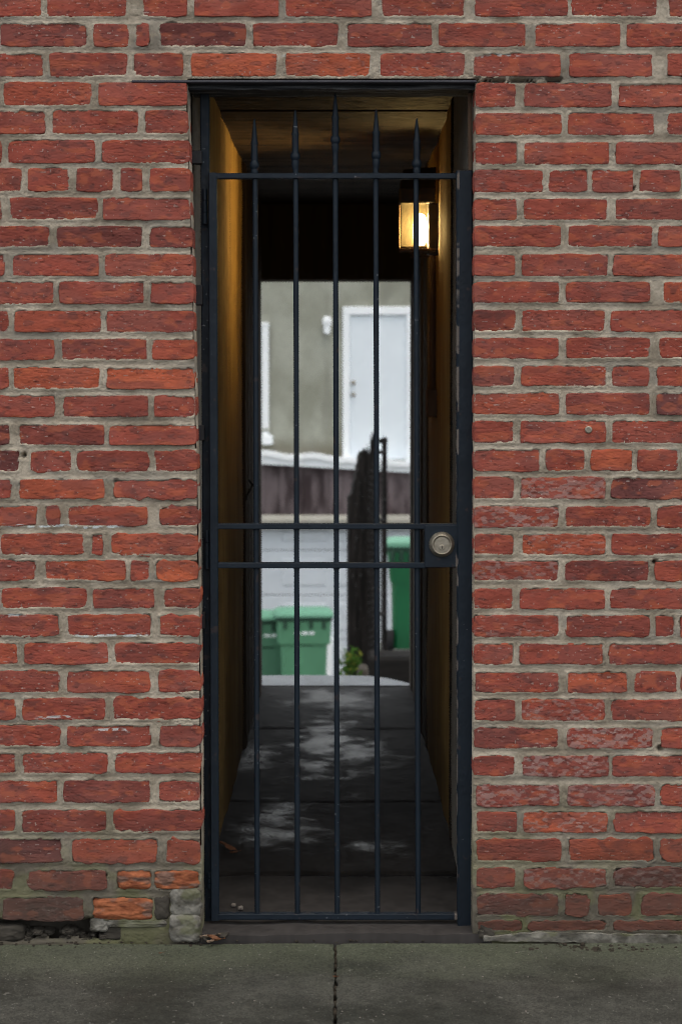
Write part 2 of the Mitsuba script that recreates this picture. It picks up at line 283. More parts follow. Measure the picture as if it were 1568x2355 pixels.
# ------------------------------------------------------------------ the street side: pavement, kerb, road
XJ = PY(771.5, 2250)[0]                        # the joint between the two pavement slabs
def slab(x0, x1, y0, y1, z, step, amp, seed, t=0.09):
    nx, ny = max(3, int((x1 - x0) / step)), max(3, int((y1 - y0) / step))
    X, Y = np.meshgrid(np.linspace(x0, x1, nx), np.linspace(y0, y1, ny), indexing='ij')
    e = np.minimum(np.minimum(X - x0, x1 - X), np.minimum(Y - y0, y1 - Y))
    p = np.stack([X * 9, Y * 9, X * 0], -1)
    Z = z + amp * (meshkit.fbm(p, 4, seed) - 0.5) - 0.006 * np.exp(-e / 0.006) * (0.5 + meshkit.fbm(p * 6, 3, seed + 3))
    wob = 0.010 * (meshkit.fbm(p * 5, 3, seed + 9) - 0.5) * np.exp(-e / 0.01)
    v, f = grid_mesh(np.stack([X + wob, Y + wob, Z], -1))
    idx = np.arange(nx * ny).reshape(nx, ny)
    ring = np.concatenate([idx[:, 0], idx[-1, 1:], idx[-2::-1, -1], idx[0, -2:0:-1]])
    back = v[ring].copy(); back[:, 2] = z - t
    k, n = len(v), len(ring); a = np.arange(n); b = (a + 1) % n
    sf = np.vstack([np.stack([ring[a], k + a, ring[b]], 1), np.stack([ring[b], k + a, k + b], 1)])
    return trimesh.Trimesh(np.vstack([v, back]), np.vstack([f, sf]), process=False)
add('pavement__slab', slab(-1.75, XJ - 0.0035, -1.9, -0.012, 0.0, 0.012, 0.006, 1), 'm_pavement')
add('pavement__slab', slab(XJ + 0.0035, 1.75, -1.9, -0.008, 0.0, 0.012, 0.006, 2), 'm_pavement')
for s in (-1, 1):
    for k in range(2):
        a, b = sorted((s * (1.757 + 1.6 * k), s * (3.35 + 1.6 * k)))
        add('pavement__slab', slab(a, b, -1.9, -0.012, 0.0, 0.05, 0.006, 5 + k), 'm_pavement')
bed = [trimesh.creation.box(bounds=[[-5, -1.92, -0.3], [5, 0.06, -0.028]])]
for k in range(26):
    y = -0.03 - 0.04 * k * (0.7 + 0.6 * random.random())
    bed.append(lump(XJ - 0.006, XJ + 0.007, y - 0.012, y + 0.012, -0.03, -0.008 + 0.004 * random.random(), k, 0.3, 2, 1))
add('pavement__bed', cat(bed), 'm_soil')
tag('pavement', 'grey mossy concrete pavement with a straight joint below the gate', 'pavement', kind='structure')
add('kerb', cbox(-12, 12, -2.06, -1.905, -0.4, 0.0, 0.015), 'm_stoop'); tag('kerb', 'grey concrete kerb along the pavement', 'kerb', kind='structure')
add('road', trimesh.creation.box(bounds=[[-80, -120, -0.5], [80, -2.062, -0.12]]), 'm_road'); tag('road', 'dark asphalt road in front of the pavement', 'road', kind='structure')

# ------------------------------------------------------------------ the brick house: bricks measured course by course
# (row top, row bottom, edges left of the opening, then row top, row bottom and edges right of it)
TOP = [(-28, 37, [(-95, 96), (108, 290), (327, 430), (447, 641), (657, 854), (879, 1068), (1092, 1305), (1311, 1509), (1538, 1740)]),
       (53, 106, [(-200, -10), (2, 200), (215, 295), (311, 343), (368, 565), (582, 777), (799, 993), (1009, 1208), (1229, 1425), (1441, 1640)]),
       (122, 175, [(-95, 99), (114, 294), (308, 421), (440, 636), (656, 850), (874, 1068), (1086, 1288), (1308, 1500), (1534, 1740)])]
ROWS = [
 (189, 242, [(-190, -6), (9, 211), (227, 431)], 190, 245, [(1093, 1186), (1205, 1406), (1421, 1620)]),
 (254, 307, [(-95, 105), (119, 318), (334, 433)], 260, 309, [(1093, 1291), (1306, 1503), (1535, 1740)]),
 (322, 374, [(-180, 4), (19, 218), (235, 436)], 327, 377, [(1093, 1188), (1204, 1400), (1416, 1615)]),
 (386, 439, [(-60, 49), (65, 159), (176, 262), (277, 327), (344, 438)], 390, 441, [(1090, 1248), (1260, 1350), (1361, 1456), (1469, 1563), (1576, 1680)]),
 (454, 505, [(-180, 4), (24, 224), (237, 439)], 457, 505, [(1090, 1188), (1204, 1396), (1414, 1610)]),
 (520, 568, [(-90, 114), (132, 326), (345, 443)], 519, 566, [(1090, 1289), (1306, 1499), (1513, 1715)]),
 (584, 634, [(-90, 11), (29, 227), (242, 445)], 585, 634, [(1089, 1184), (1199, 1398), (1410, 1610)]),
 (648, 698, [(-75, 123), (137, 331), (346, 446)], 648, 695, [(1089, 1285), (1301, 1494), (1526, 1725)]),
 (714, 763, [(-180, 19), (34, 232), (245, 446)], 713, 762, [(1089, 1184), (1199, 1389), (1404, 1600)]),
 (780, 827, [(-75, 125), (142, 337), (350, 448)], 777, 824, [(1089, 1284), (1301, 1494), (1515, 1710)]),
 (846, 894, [(-180, 20), (32, 230), (245, 448)], 842, 888, [(1089, 1183), (1198, 1394), (1406, 1491), (1510, 1700)]),
 (910, 958, [(-75, 126), (146, 340), (355, 451)], 904, 953, [(1089, 1285), (1301, 1493), (1510, 1710)]),
 (977, 1023, [(-180, 22), (44, 240), (251, 452)], 968, 1018, [(1089, 1180), (1196, 1393), (1405, 1600)]),
 (1037, 1084, [(-110, 44), (71, 164), (177, 342), (355, 454)], 1034, 1083, [(1089, 1240), (1255, 1344), (1359, 1453), (1465, 1558), (1571, 1700)]),
 (1103, 1147, [(-100, 25), (45, 239), (261, 454)], 1098, 1147, [(1089, 1181), (1196, 1391), (1404, 1600)]),
 (1164, 1210, [(-120, 85), (105, 137), (156, 339), (367, 456)], 1165, 1213, [(1089, 1285), (1301, 1496), (1511, 1700)]),
 (1228, 1276, [(-190, -10), (4, 192), (210, 237), (256, 456)], 1229, 1276, [(1089, 1180), (1199, 1391), (1406, 1600)]),
 (1289, 1335, [(-120, 82), (102, 289), (302, 345), (360, 457)], 1291, 1336, [(1089, 1283), (1299, 1490), (1504, 1700)]),
 (1353, 1399, [(-190, -10), (4, 199), (214, 356), (377, 460)], 1354, 1401, [(1089, 1178), (1195, 1390), (1404, 1600)]),
 (1414, 1463, [(-60, 135), (156, 347), (367, 461)], 1416, 1465, [(1089, 1283), (1301, 1493), (1506, 1549), (1562, 1700)]),
 (1479, 1528, [(-150, 39), (55, 248), (264, 461)], 1481, 1528, [(1089, 1179), (1194, 1385), (1399, 1600)]),
 (1543, 1593, [(-60, 136), (155, 346), (365, 463)], 1546, 1593, [(1091, 1284), (1303, 1441), (1458, 1554), (1566, 1700)]),
 (1606, 1656, [(-150, 35), (52, 242), (260, 464)], 1609, 1658, [(1090, 1184), (1199, 1390), (1406, 1600)]),
 (1669, 1716, [(-60, 139), (154, 348), (367, 464)], 1674, 1721, [(1089, 1285), (1305, 1500), (1519, 1700)]),
 (1732, 1779, [(-150, 37), (52, 246), (265, 463)], 1739, 1786, [(1088, 1183), (1201, 1400), (1408, 1600)]),
 (1796, 1845, [(-60, 131), (148, 345), (367, 461)], 1805, 1854, [(1094, 1286), (1305, 1504), (1519, 1700)]),
 (1864, 1914, [(-150, 35), (51, 244), (261, 465)], 1867, 1915, [(1094, 1188), (1203, 1396), (1411, 1600)]),
 (1930, 1985, [(-60, 142), (165, 361), (381, 462)], 1930, 1982, [(1094, 1290), (1308, 1503), (1519, 1700)]),
 (2002, 2047, [(-130, 31), (64, 246), (267, 350), (354, 460)], 1997, 2042, [(1094, 1184), (1203, 1395), (1413, 1600)]),
 (2065, 2118, [(-190, -10), (5, 192), (212, 354)], 2057, 2107, [(1096, 1284), (1299, 1354), (1374, 1451), (1474, 1650)]),
 (None, None, [], 2119, 2142, [(1097, 1200), (1214, 1392), (1410, 1590)])]
# looks that single bricks have in the photograph: (row, middle) -> tone 0 dark .. 1 orange, white bloom
LOOK = {(12, 1610): (.02, .1), (13, -79): (.1, 0), (15, 1293): (.45, .95), (16, 1187): (.5, .75), (18, 1186): (.35, .8), (18, 410): (1, .2), (17, 1293): (.75, .35), (20, 1188): (.5, .3),
        (22, 410): (.45, .2), (23, 1294): (.6, .6), (24, 1402): (.3, .95), (25, 1300): (.25, .8), (26, 1190): (.25, .75), (26, 1404): (.2, .85), (27, 1299): (.85, .5), (28, 41): (0, .1),
        (29, 308): (1, 0), (29, 407): (.95, .2), (30, 98): (.05, .3), (30, 283): (1, .1), (11, 131): (.8, 0), (11, 346): (.85, 0), (15, 142): (.8, 0), (28, 1405): (.75, .1), (17, 98): (.7, 0), (18, 195): (.75, 0),
        (29, 155): (.25, .2), (14, -33): (.1, .2), (-1, 753): (.85, .2), (-1, 538): (.85, .1), (26, 246): (.2, .1), (12, 1187): (.75, 0), (13, 1294): (.65, .1), (29, 1299): (.3, .7), (29, 1506): (.15, .7), (30, 1190): (.15, .3)}
rects = []                                      # x0, x1, z0, z1, tone, bloom, roughness class, beside the opening?
def note(row, u0, u1, v0, v1):
    a, b = PY(u0, (v0 + v1) / 2), PY(u1, (v0 + v1) / 2)
    z1, z0 = PY((u0 + u1) / 2, v0)[2], PY((u0 + u1) / 2, v1)[2]
    t, w = float(np.clip(rng.normal(0.50, 0.15), 0.08, 0.88)), float(max(0, rng.normal(0.0, 0.10)))
    for (r, m), (tt, ww) in LOOK.items():
        if (r - 1 if r > 0 else r) == row and abs(m - (u0 + u1) / 2) < 9: t, w = tt, ww
    rough = 0.65 + (1.0 if row >= 27 else 0.4 if row >= 13 else 0.0) + (0.7 if row >= 13 and (u1 in range(452, 466)) else 0)
    jamb = 1 if row >= 0 and 428 <= u1 <= 466 else -1 if row >= 0 and 1086 <= u0 <= 1098 else 0
    e = 0.0005
    rects.append([a[0] - e * (jamb != -1), b[0] + e * (jamb != 1), z0 - e, z1 + e, t, w, rough, jamb, row])
for r, (v0, v1, us) in enumerate(TOP):
    for u0, u1 in us: note(r - 3, u0, u1, v0, v1)
for r, (a0, a1, us, b0, b1, ws) in enumerate(ROWS):
    for u0, u1 in us: note(r, u0, u1, a0, a1)
    for u0, u1 in ws: note(r, u0, u1, b0, b1)
beyond = []                                     # the courses run on outside the picture
for row in sorted({r[8] for r in rects}):
    rr_ = [r for r in rects if r[8] == row]
    for s_, side in ((-1, [r for r in rr_ if r[0] < 0]), (1, [r for r in rr_ if r[1] > 0])):
        if not side: continue
        e = min(side, key=lambda r: s_ * -r[1] if s_ > 0 else r[0]); x = e[1] if s_ > 0 else e[0]
        while abs(x) < 2.3:
            w = 0.2 + rng.normal(0, 0.003)
            a, b = sorted((x + s_ * 0.014, x + s_ * (0.014 + w))); beyond.append((a, b, e[2], e[3])); x += s_ * (0.014 + w)
zt_, k = max(r[3] for r in rects) + 0.013, 0
while zt_ < 3.04:
    x = -2.3 + (0.107 if k % 2 else 0.0)
    while x < 2.2: beyond.append((x, x + 0.2, zt_, zt_ + 0.054)); x += 0.214
    zt_ += 0.067; k += 1
R = np.array([r[:4] for r in rects] + [b for b in beyond if abs(b[0]) < 1.2])

def brick_mesh(x0, x1, z0, z1, tone, bloom, rough, jamb, seed, depth=0.03, coarse=False):
    w, h = x1 - x0, z1 - z0
    nx, nz = (max(5, int(w / 0.0085)), 7) if not coarse else (3, 3)
    sl, tl = np.linspace(-1, 1, nx), np.linspace(-1, 1, nz)
    if not coarse:
        sl = np.concatenate([[-1, -1 + 0.003 / w], np.linspace(-1 + 0.012 / w, 1 - 0.012 / w, nx - 2), [1 - 0.003 / w, 1]]); nx += 2
        tl = np.array([-1, -0.95, -0.78, -0.4, 0.0, 0.4, 0.78, 0.95, 1]); nz = 9
    s, t = np.meshgrid(sl, tl, indexing='ij')
    cx, cz = (x0 + x1) / 2, (z0 + z1) / 2
    X, Z = cx + s * w / 2, cz + t * h / 2
    p = np.stack([X * 55, Z * 55, np.full_like(X, seed * 3.7)], -1)
    e1 = meshkit.fbm(p, 3, seed % 17) - 0.5; e2 = meshkit.fbm(p + 91.3, 3, seed % 13) - 0.5
    big = meshkit.fbm(p * 0.22, 2, seed % 11) - 0.5
    amp = 0.0105 * rough
    Z = Z + np.sign(t) * np.abs(t) ** 3 * (amp * e1 + 0.004 * rough * big)
    X = X + np.sign(s) * np.abs(s) ** 7 * amp * 0.9 * e2 * (0.4 if jamb and True else 1)
    r = 0.0028 * (0.5 + rough * 0.6)                                # worn corners
    c = np.abs(s) ** 12 * np.abs(t) ** 3
    X, Z = X - np.sign(s) * r * c * 0.8, Z - np.sign(t) * r * np.abs(t) ** 5 * np.maximum(0, np.abs((X - cx)) - (w / 2 - 0.012)) / 0.012
    rr = np.random.default_rng(seed)
    Y = -0.0012 - 0.0020 * rr.random() + 0.0030 * rough * (meshkit.fbm(p * [0.7, 1.5, 1], 4, 5) - 0.5) + 0.002 * rr.normal() * s * 0.6 + 0.0015 * rr.normal() * t
    edge = np.maximum(np.abs(s) >= 0.9999, np.abs(t) >= 0.9999)
    Y = Y + 0.0010 * edge
    v, f = grid_mesh(np.stack([X, Y, Z], -1))
    idx = np.arange(nx * nz).reshape(nx, nz)
    ring = np.concatenate([idx[:, 0], idx[-1, 1:], idx[-2::-1, -1], idx[0, -2:0:-1]])
    back = v[ring].copy(); back[:, 1] = depth
    k = len(v); n = len(ring); j = np.arange(n); jn = (j + 1) % n
    sf = np.vstack([np.stack([ring[j], k + j, ring[jn]], 1), np.stack([ring[jn], k + j, k + jn], 1)])
    v = np.vstack([v, back])
    f = np.vstack([f[:, ::-1], sf[:, ::-1]])
    m = trimesh.Trimesh(v, f, process=False)
    if m.face_normals[: (nx - 1)][:, 1].mean() > 0: m.invert()
    return m, np.tile([tone, bloom], (len(v), 1))
H = 'brick_house'
broken = []
for i, (x0, x1, z0, z1, tone, bloom, rough, jamb, row) in enumerate(rects):
    if row in (28, 29) and tone >= 0.95:
        broken.append((x0, x1, z0, z1, i)); continue
    m, uv = brick_mesh(x0, x1, z0, z1, tone, bloom, rough, jamb, i + 1, 0.095 if jamb else 0.03)
    add(f'{H}__brick', m, 'm_brick', True, uv)
for x0, x1, z0, z1, i in broken:
    k = add(f'{H}__brick', lump(x0, x1, -0.006, 0.05, z0, z1, i, 0.16, 5.0, 4), 'm_broken', True)
    tag(k, 'broken orange brick with a crumbled face')

# mortar: one sheet that lies a little behind the bricks' faces and is smeared over their edges
def edge_left(z): return np.interp(z, [PY(466, 2165)[2], PY(463, 1600)[2], PY(456, 1150)[2], PY(446, 700)[2], PY(432, 190)[2]], [PY(466, 2165)[0], PY(463, 1600)[0], PY(456, 1150)[0], PY(446, 700)[0], PY(432, 190)[0]])
XR = PY(1089, 1100)[0]
ZT = PY(784, 183)[2]                             # underside of the lintel
GX, GZ = np.arange(-0.96, 0.98, 0.0042), np.arange(-0.03, 2.56, 0.0042)
X, Z = np.meshgrid(GX, GZ, indexing='ij')
D = np.full(X.shape, 9.0)
for a, b, c, d in R:
    i0, i1 = np.searchsorted(GX, [a - 0.03, b + 0.03]); j0, j1 = np.searchsorted(GZ, [c - 0.03, d + 0.03])
    x, z = X[i0:i1, j0:j1], Z[i0:i1, j0:j1]
    qx, qz = np.abs(x - (a + b) / 2) - (b - a) / 2, np.abs(z - (c + d) / 2) - (d - c) / 2
    dist = np.where((qx > 0) & (qz > 0), np.hypot(qx, qz), np.maximum(qx, qz))
    D[i0:i1, j0:j1] = np.minimum(D[i0:i1, j0:j1], dist)
P3 = np.stack([X, Z, X * 0], -1)
na, nb, nc = meshkit.fbm(P3 * 70, 3, 3) - 0.5, meshkit.fbm(P3 * 22, 3, 4) - 0.5, meshkit.fbm(P3 * 9, 3, 8)
over = D + 0.013 * na + 0.010 * nb - 0.0005          # > 0: mortar
YM = 0.0016 + 0.0055 * na * 0.7 + 0.005 * nb
YM = YM + np.where(over < -0.0045, np.minimum(0.03, -(over + 0.0045) * 3.2), 0) - 0.0030 * np.exp(-((D + 0.001) / 0.005) ** 2) * np.clip(nc * 12 - 0.6, 0, 1.2)
crack = np.exp(-((Z - PY(1190, 184)[2] - 0.006 * nb) / 0.004) ** 2) * ((X > XR) & (X < PY(1292, 184)[0]))
YM = YM + 0.03 * crack * (na > -0.12)
lowgap = np.exp(-((Z - PY(200, 2149)[2] - 0.02 * nc) / 0.021) ** 4) * (X < PY(250, 2140)[0] + 0.05 * nc) * np.clip(1.0 + 3 * nb, 0.3, 1.2)
YM = YM + 0.06 * lowgap
for hu, hv, hr in ((54, 1047, 0.006), (1519, 1722, 0.007), (1456, 433, 0.004), (1505, 1292, 0.005)):
    hq = PY(hu, hv); YM = YM + 0.03 * np.exp(-(((X - hq[0]) / hr) ** 2 + ((Z - hq[2]) / hr) ** 2) ** 2)
opening = (Z < ZT) & (X > edge_left(Z) - 0.001) & (X < XR + 0.001)
keep = ~opening & (D > -0.011) & ~((lowgap > 0.35) & (D > 0.004))
v, f = grid_mesh(np.stack([X, YM, Z], -1))
f = f[keep.reshape(-1)[f].all(1)][:, ::-1]
used = np.unique(f); re = np.full(len(v), -1); re[used] = np.arange(len(used))
sheet = trimesh.Trimesh(v[used], re[f], process=False)
if sheet.face_normals[:, 1].mean() > 0: sheet.invert()
zb = [-0.03, 0.5, 1.0, 1.5, 2.0, ZT]
xg, zg_ = PY(250, 2125)[0], PY(250, 2121)[2]
left_poly = Polygon([(-0.96, zg_), (xg, zg_), (xg + 0.02, -0.03)] + [(edge_left(z) - 0.004, z) for z in zb] + [(-0.96, ZT)])
core = [extrude_y(left_poly, 0.034, 0.100), extrude_y(Polygon([(XR + 0.004, -0.03), (0.97, -0.03), (0.97, ZT), (XR + 0.004, ZT)]), 0.034, 0.100),
        extrude_y(Polygon([(-0.96, ZT + 0.004), (0.97, ZT + 0.004), (0.97, 2.56), (-0.96, 2.56)]), 0.034, 0.100)]
# returns of the mortar at the jambs, between the ends of the bricks
for s in (-1, 1):
    zs = np.arange(0.0, ZT - 0.002, 0.01)
    xs = np.array([edge_left(z) - 0.0015 if s < 0 else XR + 0.0015 for z in zs])
    ys = np.array([0.002, 0.03, 0.06, 0.1])
    A, B = np.meshgrid(np.arange(len(zs)), ys, indexing='ij')
    g = np.stack([xs[A] + 0.003 * (meshkit.fbm(np.stack([zs[A] * 60, B * 60, B * 0], -1), 3, 5) - 0.5), B, zs[A]], -1)
    core.append(trimesh.Trimesh(*grid_mesh(g), process=False))
add(f'{H}__mortar', cat([sheet] + core), 'm_mortar', True)

# the wall goes on beyond the picture
out, tones = [], []
for k, (x0, x1, z0, z1) in enumerate(beyond):
    m, uv = brick_mesh(x0, x1, z0, z1, rng.normal(0.5, 0.15), 0.05, 0.6, 0, 900 + k, 0.03, True)
    m.vertices[:, 1] -= 0.001; out.append(m); tones.append(uv)
key = add(f'{H}__brickwork', cat(out), 'm_brick', True, np.vstack(tones)); tag(key, kind='stuff')
wallbits = [trimesh.creation.box(bounds=[[-2.4, 0.0045, -0.1], [-0.957, 0.1, 3.1]]), trimesh.creation.box(bounds=[[0.967, 0.0045, -0.1], [2.4, 0.1, 3.1]]),
            trimesh.creation.box(bounds=[[-0.957, 0.0045, 2.553], [0.967, 0.1, 3.1]])]
add(f'{H}__mortar', cat(wallbits), 'm_mortar')

q = PY(1353, 988, -0.004)
k = add(f'{H}__wall_anchor', lathe([(0, -0.02), (0.0085, -0.02), (0.0085, 0.0015), (0.0065, 0.003), (0.0035, 0.003), (0.003, 0.001), (0, 0.001)], 16, q, 'y'), 'm_lock', 30); tag(k, 'grey metal anchor plug set in a brick')
# stones, rubble and the smeared foot of the wall
def lump_px(u0, u1, v0, v1, yf, yb, seed, rough=0.12, power=5.0):
    a, b = PY(u0, v1, yf), PY(u1, v0, yf)
    return lump(a[0], b[0], yf, yb, a[2], b[2], seed, rough, power, 4)
k = add(f'{H}__stone', lump_px(390, 463, 2044, 2112, -0.010, 0.06, 3), 'm_stone', True); tag(k, 'pale grey green stone at the foot of the left jamb')
k = add(f'{H}__stone', lump_px(388, 461, 2106, 2172, -0.018, 0.06, 5), 'm_stone', True); tag(k, 'rounded grey stone resting on the pavement')
add(f'{H}__stone', lump_px(352, 392, 2062, 2118, -0.003, 0.05, 9), 'm_rubble', True)
add(f'{H}__stone', lump_px(242, 388, 2117, 2136, -0.004, 0.05, 11), 'm_stone', True)
add(f'{H}__stone', lump_px(236, 390, 2130, 2166, 0.003, 0.05, 14), 'm_rubble', True)
add(f'{H}__stone', lump_px(206, 250, 2112, 2146, 0.0, 0.05, 12), 'm_stone', True)
add(f'{H}__stone', lump_px(-20, 55, 2130, 2168, 0.0, 0.05, 13), 'm_rubble', True)
bits = [trimesh.creation.box(bounds=[[-0.97, 0.062, -0.05], [xg + 0.02, 0.099, zg_ + 0.01]])]
for k in range(70):
    u, v = random.uniform(-10, 470), random.uniform(2138, 2170); q = random.uniform(2.5, 10)
    bits.append(lump_px(u - q * 1.6, u + q * 1.6, v - q * 0.8, v + q * 0.8, random.uniform(0.0, 0.03), 0.06, k, 0.30, 3))
key = add(f'{H}__rubble', cat(bits), 'm_rubble', True); tag(key, kind='stuff')
def ragged_strip(u0, u1, top, bot, yf, n, seed):
    us = np.linspace(u0, u1, n)
    hi = np.interp(us, *zip(*top)) + 6 * (meshkit.fbm(np.stack([us / 14, us * 0, us * 0], -1), 3, seed) - 0.5)
    lo = np.interp(us, *zip(*bot)) + 5 * (meshkit.fbm(np.stack([us / 11, us * 0 + 4, us * 0], -1), 3, seed) - 0.5)
    pts = [PY(u, v, yf)[[0, 2]] for u, v in zip(us, hi)] + [PY(u, v, yf)[[0, 2]] for u, v in zip(us[::-1], lo[::-1])]
    return extrude_y(Polygon(pts).buffer(0), yf, yf + 0.06)
key = add(f'{H}__foot_strip', ragged_strip(1112, 1640, [(1112, 2156), (1250, 2146), (1640, 2155)], [(1112, 2166), (1330, 2168), (1640, 2188)], -0.012, 120, 4), 'm_stone'); tag(key, 'cracked grey cement strip along the foot of the wall')
add(f'{H}__stone', lump_px(1096, 1140, 2118, 2166, -0.002, 0.05, 21), 'm_rubble', True)

# lintel: a thin steel plate let into the joint, a weathered timber header behind it
a, b = PY(303, 190), PY(1096, 183)
add(f'{H}__lintel_plate', cbox(a[0], b[0], -0.0045, 0.099, PY(784, 189.5)[2], PY(784, 183.5)[2], 0.0015), 'm_linersteel')
zh = PY(784, 204, 0.03)[2]
zce = PX(1007, 318, 0.313)[2]                    # ceiling height of the passage
n = 120
us = np.linspace(-0.42, 0.42, n)
lo = zh + 0.006 * (meshkit.fbm(np.stack([us * 25, us * 0, us * 0], -1), 3, 2) - 0.5)
add(f'{H}__header_beam', extrude_y(Polygon([(x, z) for x, z in zip(us, lo)] + [(0.42, ZT - 0.008), (-0.42, ZT - 0.008)]), 0.030, 0.16), 'm_header')
add(f'{H}__header_beam', cbox(-0.5, 0.5, 0.102, 0.20, zh + 0.015, zce + 0.1, 0.004), 'm_darkwood')

# the passage through the house
XL, XP, YE = -0.352, 0.313, 4.30
def wall_sheet(x, y0, y1, z0, z1, amp, seed, inward):
    ny, nz = max(4, int((y1 - y0) / 0.03)), int((z1 - z0) / 0.04)
    Y, Z = np.meshgrid(np.linspace(y0, y1, ny), np.linspace(z0, z1, nz), indexing='ij')
    g = np.stack([x + inward * amp * (meshkit.fbm(np.stack([Y * 4, Z * 3, Y * 0 + seed], -1), 4, seed) - 0.5), Y, Z], -1)
    m = trimesh.Trimesh(*grid_mesh(g), process=False)
    if m.face_normals[:, 0].mean() * inward < 0: m.invert()
    xa, xb = sorted((x - inward * 0.02, x - inward * 0.12))
    return cat([m, trimesh.creation.box(bounds=[[xa, y0, z0], [xb, y1, z1]])])
add(f'{H}__stucco_return', wall_sheet(XL, 0.10, 0.55, -0.05, zce + 0.02, 0.004, 3, 1), 'm_stucco_grey', 30)
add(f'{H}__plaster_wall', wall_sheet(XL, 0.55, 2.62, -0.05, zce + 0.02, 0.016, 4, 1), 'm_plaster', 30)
add(f'{H}__stucco_return', wall_sheet(XP, 0.10, 1.02, -0.05, zce + 0.02, 0.004, 6, -1), 'm_stucco_grey', 30)
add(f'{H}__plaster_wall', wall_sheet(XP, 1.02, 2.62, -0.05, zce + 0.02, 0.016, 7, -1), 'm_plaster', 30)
for s, x in ((1, XL), (-1, XP)):                 # dark boards line the far end
    y = 2.62
    for k in range(9):
        w = 0.187; xa, xb = sorted((x - s * 0.05, x + s * (0.004 + 0.010 * rng.random())))
        add(f'{H}__lining_board', cbox(xa, xb, y, y + w - 0.004, -0.05, zce + 0.02, 0.003), 'm_darkwood'); y += w
add(f'{H}__corner_strip', cbox(XP - 0.005, XP + 0.01, 0.995, 1.035, 0.03, zce, 0.002), 'm_ceiling')
yb = [0.20, PX(1036, 252, 0.313)[1] if False else PZ(900, 252, zce)[1], PZ(900, 339, zce)[1], PZ(900, 339, zce)[1] + 0.95, YE - 0.02]
for k in range(4):
    add(f'{H}__ceiling_panel', cbox(-0.45, 0.42, yb[k] + 0.004, yb[k + 1] - 0.004, zce - (0.004 if k % 2 else 0.0), zce + 0.03, 0.003), 'm_ceiling')
add(f'{H}__end_beam', cbox(-0.48, 0.45, YE - 0.13, YE + 0.05, PY(784, 643, YE - 0.13)[2], zce - 0.006, 0.006), 'm_darkwood')
mass = [trimesh.creation.box(bounds=[[-2.4, 0.104, -0.1], [XL - 0.125, YE, 3.1]]), trimesh.creation.box(bounds=[[XP + 0.125, 0.104, -0.1], [2.4, YE, 3.1]]),
        trimesh.creation.box(bounds=[[XL - 0.12, 0.104, zce + 0.035], [XP + 0.12, YE, 3.1]]), trimesh.creation.box(bounds=[[-2.4, 0.1, 3.1], [2.4, YE, 3.16]])]
add(f'{H}__inner_wall', cat(mass), 'm_stucco_grey')
# low cut of the left side: a hook and the conduit are things of their own
tag(H, 'red brick house wall with a narrow open passage behind an iron gate', 'house')

ZF = 0.021
cuts = [0.0] + [PZ(784, v, ZF)[1] for v in (2012, 1846, 1676)] + [YE - 0.02]
for k in range(4):
    add('passage_floor__slab', slab(-0.40, 0.36, cuts[k] + 0.0025, cuts[k + 1] - 0.0025, ZF + 0.003 * (k % 2), 0.016, 0.010, 30 + k, 0.2), 'm_floor', 30)
add('passage_floor__bed', trimesh.creation.box(bounds=[[-0.5, 0.01, -0.3], [0.5, YE + 0.0, ZF - 0.014]]), 'm_soil')
tag('passage_floor', 'wet dark concrete floor of the passage with joints across', 'floor', kind='structure')

# ------------------------------------------------------------------ the iron gate
G = 'iron_gate'
YG = 0.085
def gx(u, v=1200, y=YG): return PY(u, v, y)[0]
def gz(v, u=784, y=YG): return PY(u, v, y)[2]
def quad_post(ut0, ut1, ub0, ub1, v0, v1, y0, y1, b=0.002):
    """A square tube that leans a little, as measured at its top and bottom."""
    p = []
    for (u0, u1, v) in ((ut0, ut1, v0), (ub0, ub1, v1)):
        for u, sg in ((u0, 1), (u1, -1)):
            for y, sy in ((y0, 1), (y1, -1)):
                q = PY(u, v, y0); z = q[2]
                p += [(q[0] + sg * b, y, z), (q[0], y + sy * b, z)]
    return trimesh.convex.convex_hull(np.array(p))
add(f'{G}__post', quad_post(460, 481, 470, 486, 206, 2152, 0.100, 0.135), 'm_gate')
add(f'{G}__stile', quad_post(479, 498.5, 485, 503, 396, 2119, 0.070, 0.096), 'm_gate')
add(f'{G}__post', quad_post(1049, 1087.5, 1052, 1094, 391, 2154, 0.062, 0.100, 0.004), 'm_gate')
def rail(v0, v1, u0, u1):
    a, b = PY(u0, v1, 0.072), PY(u1, v0, 0.072)
    return cbox(a[0], b[0], 0.072, 0.098, a[2], b[2], 0.0015)
add(f'{G}__rail', rail(397, 409.5, 485, 1056), 'm_gate')
add(f'{G}__rail', rail(1204.5, 1217, 498, 1053), 'm_gate')
add(f'{G}__rail', rail(1294.5, 1307, 500, 980), 'm_gate')
add(f'{G}__rail', rail(2103.5, 2117, 500, 1056), 'm_gate')
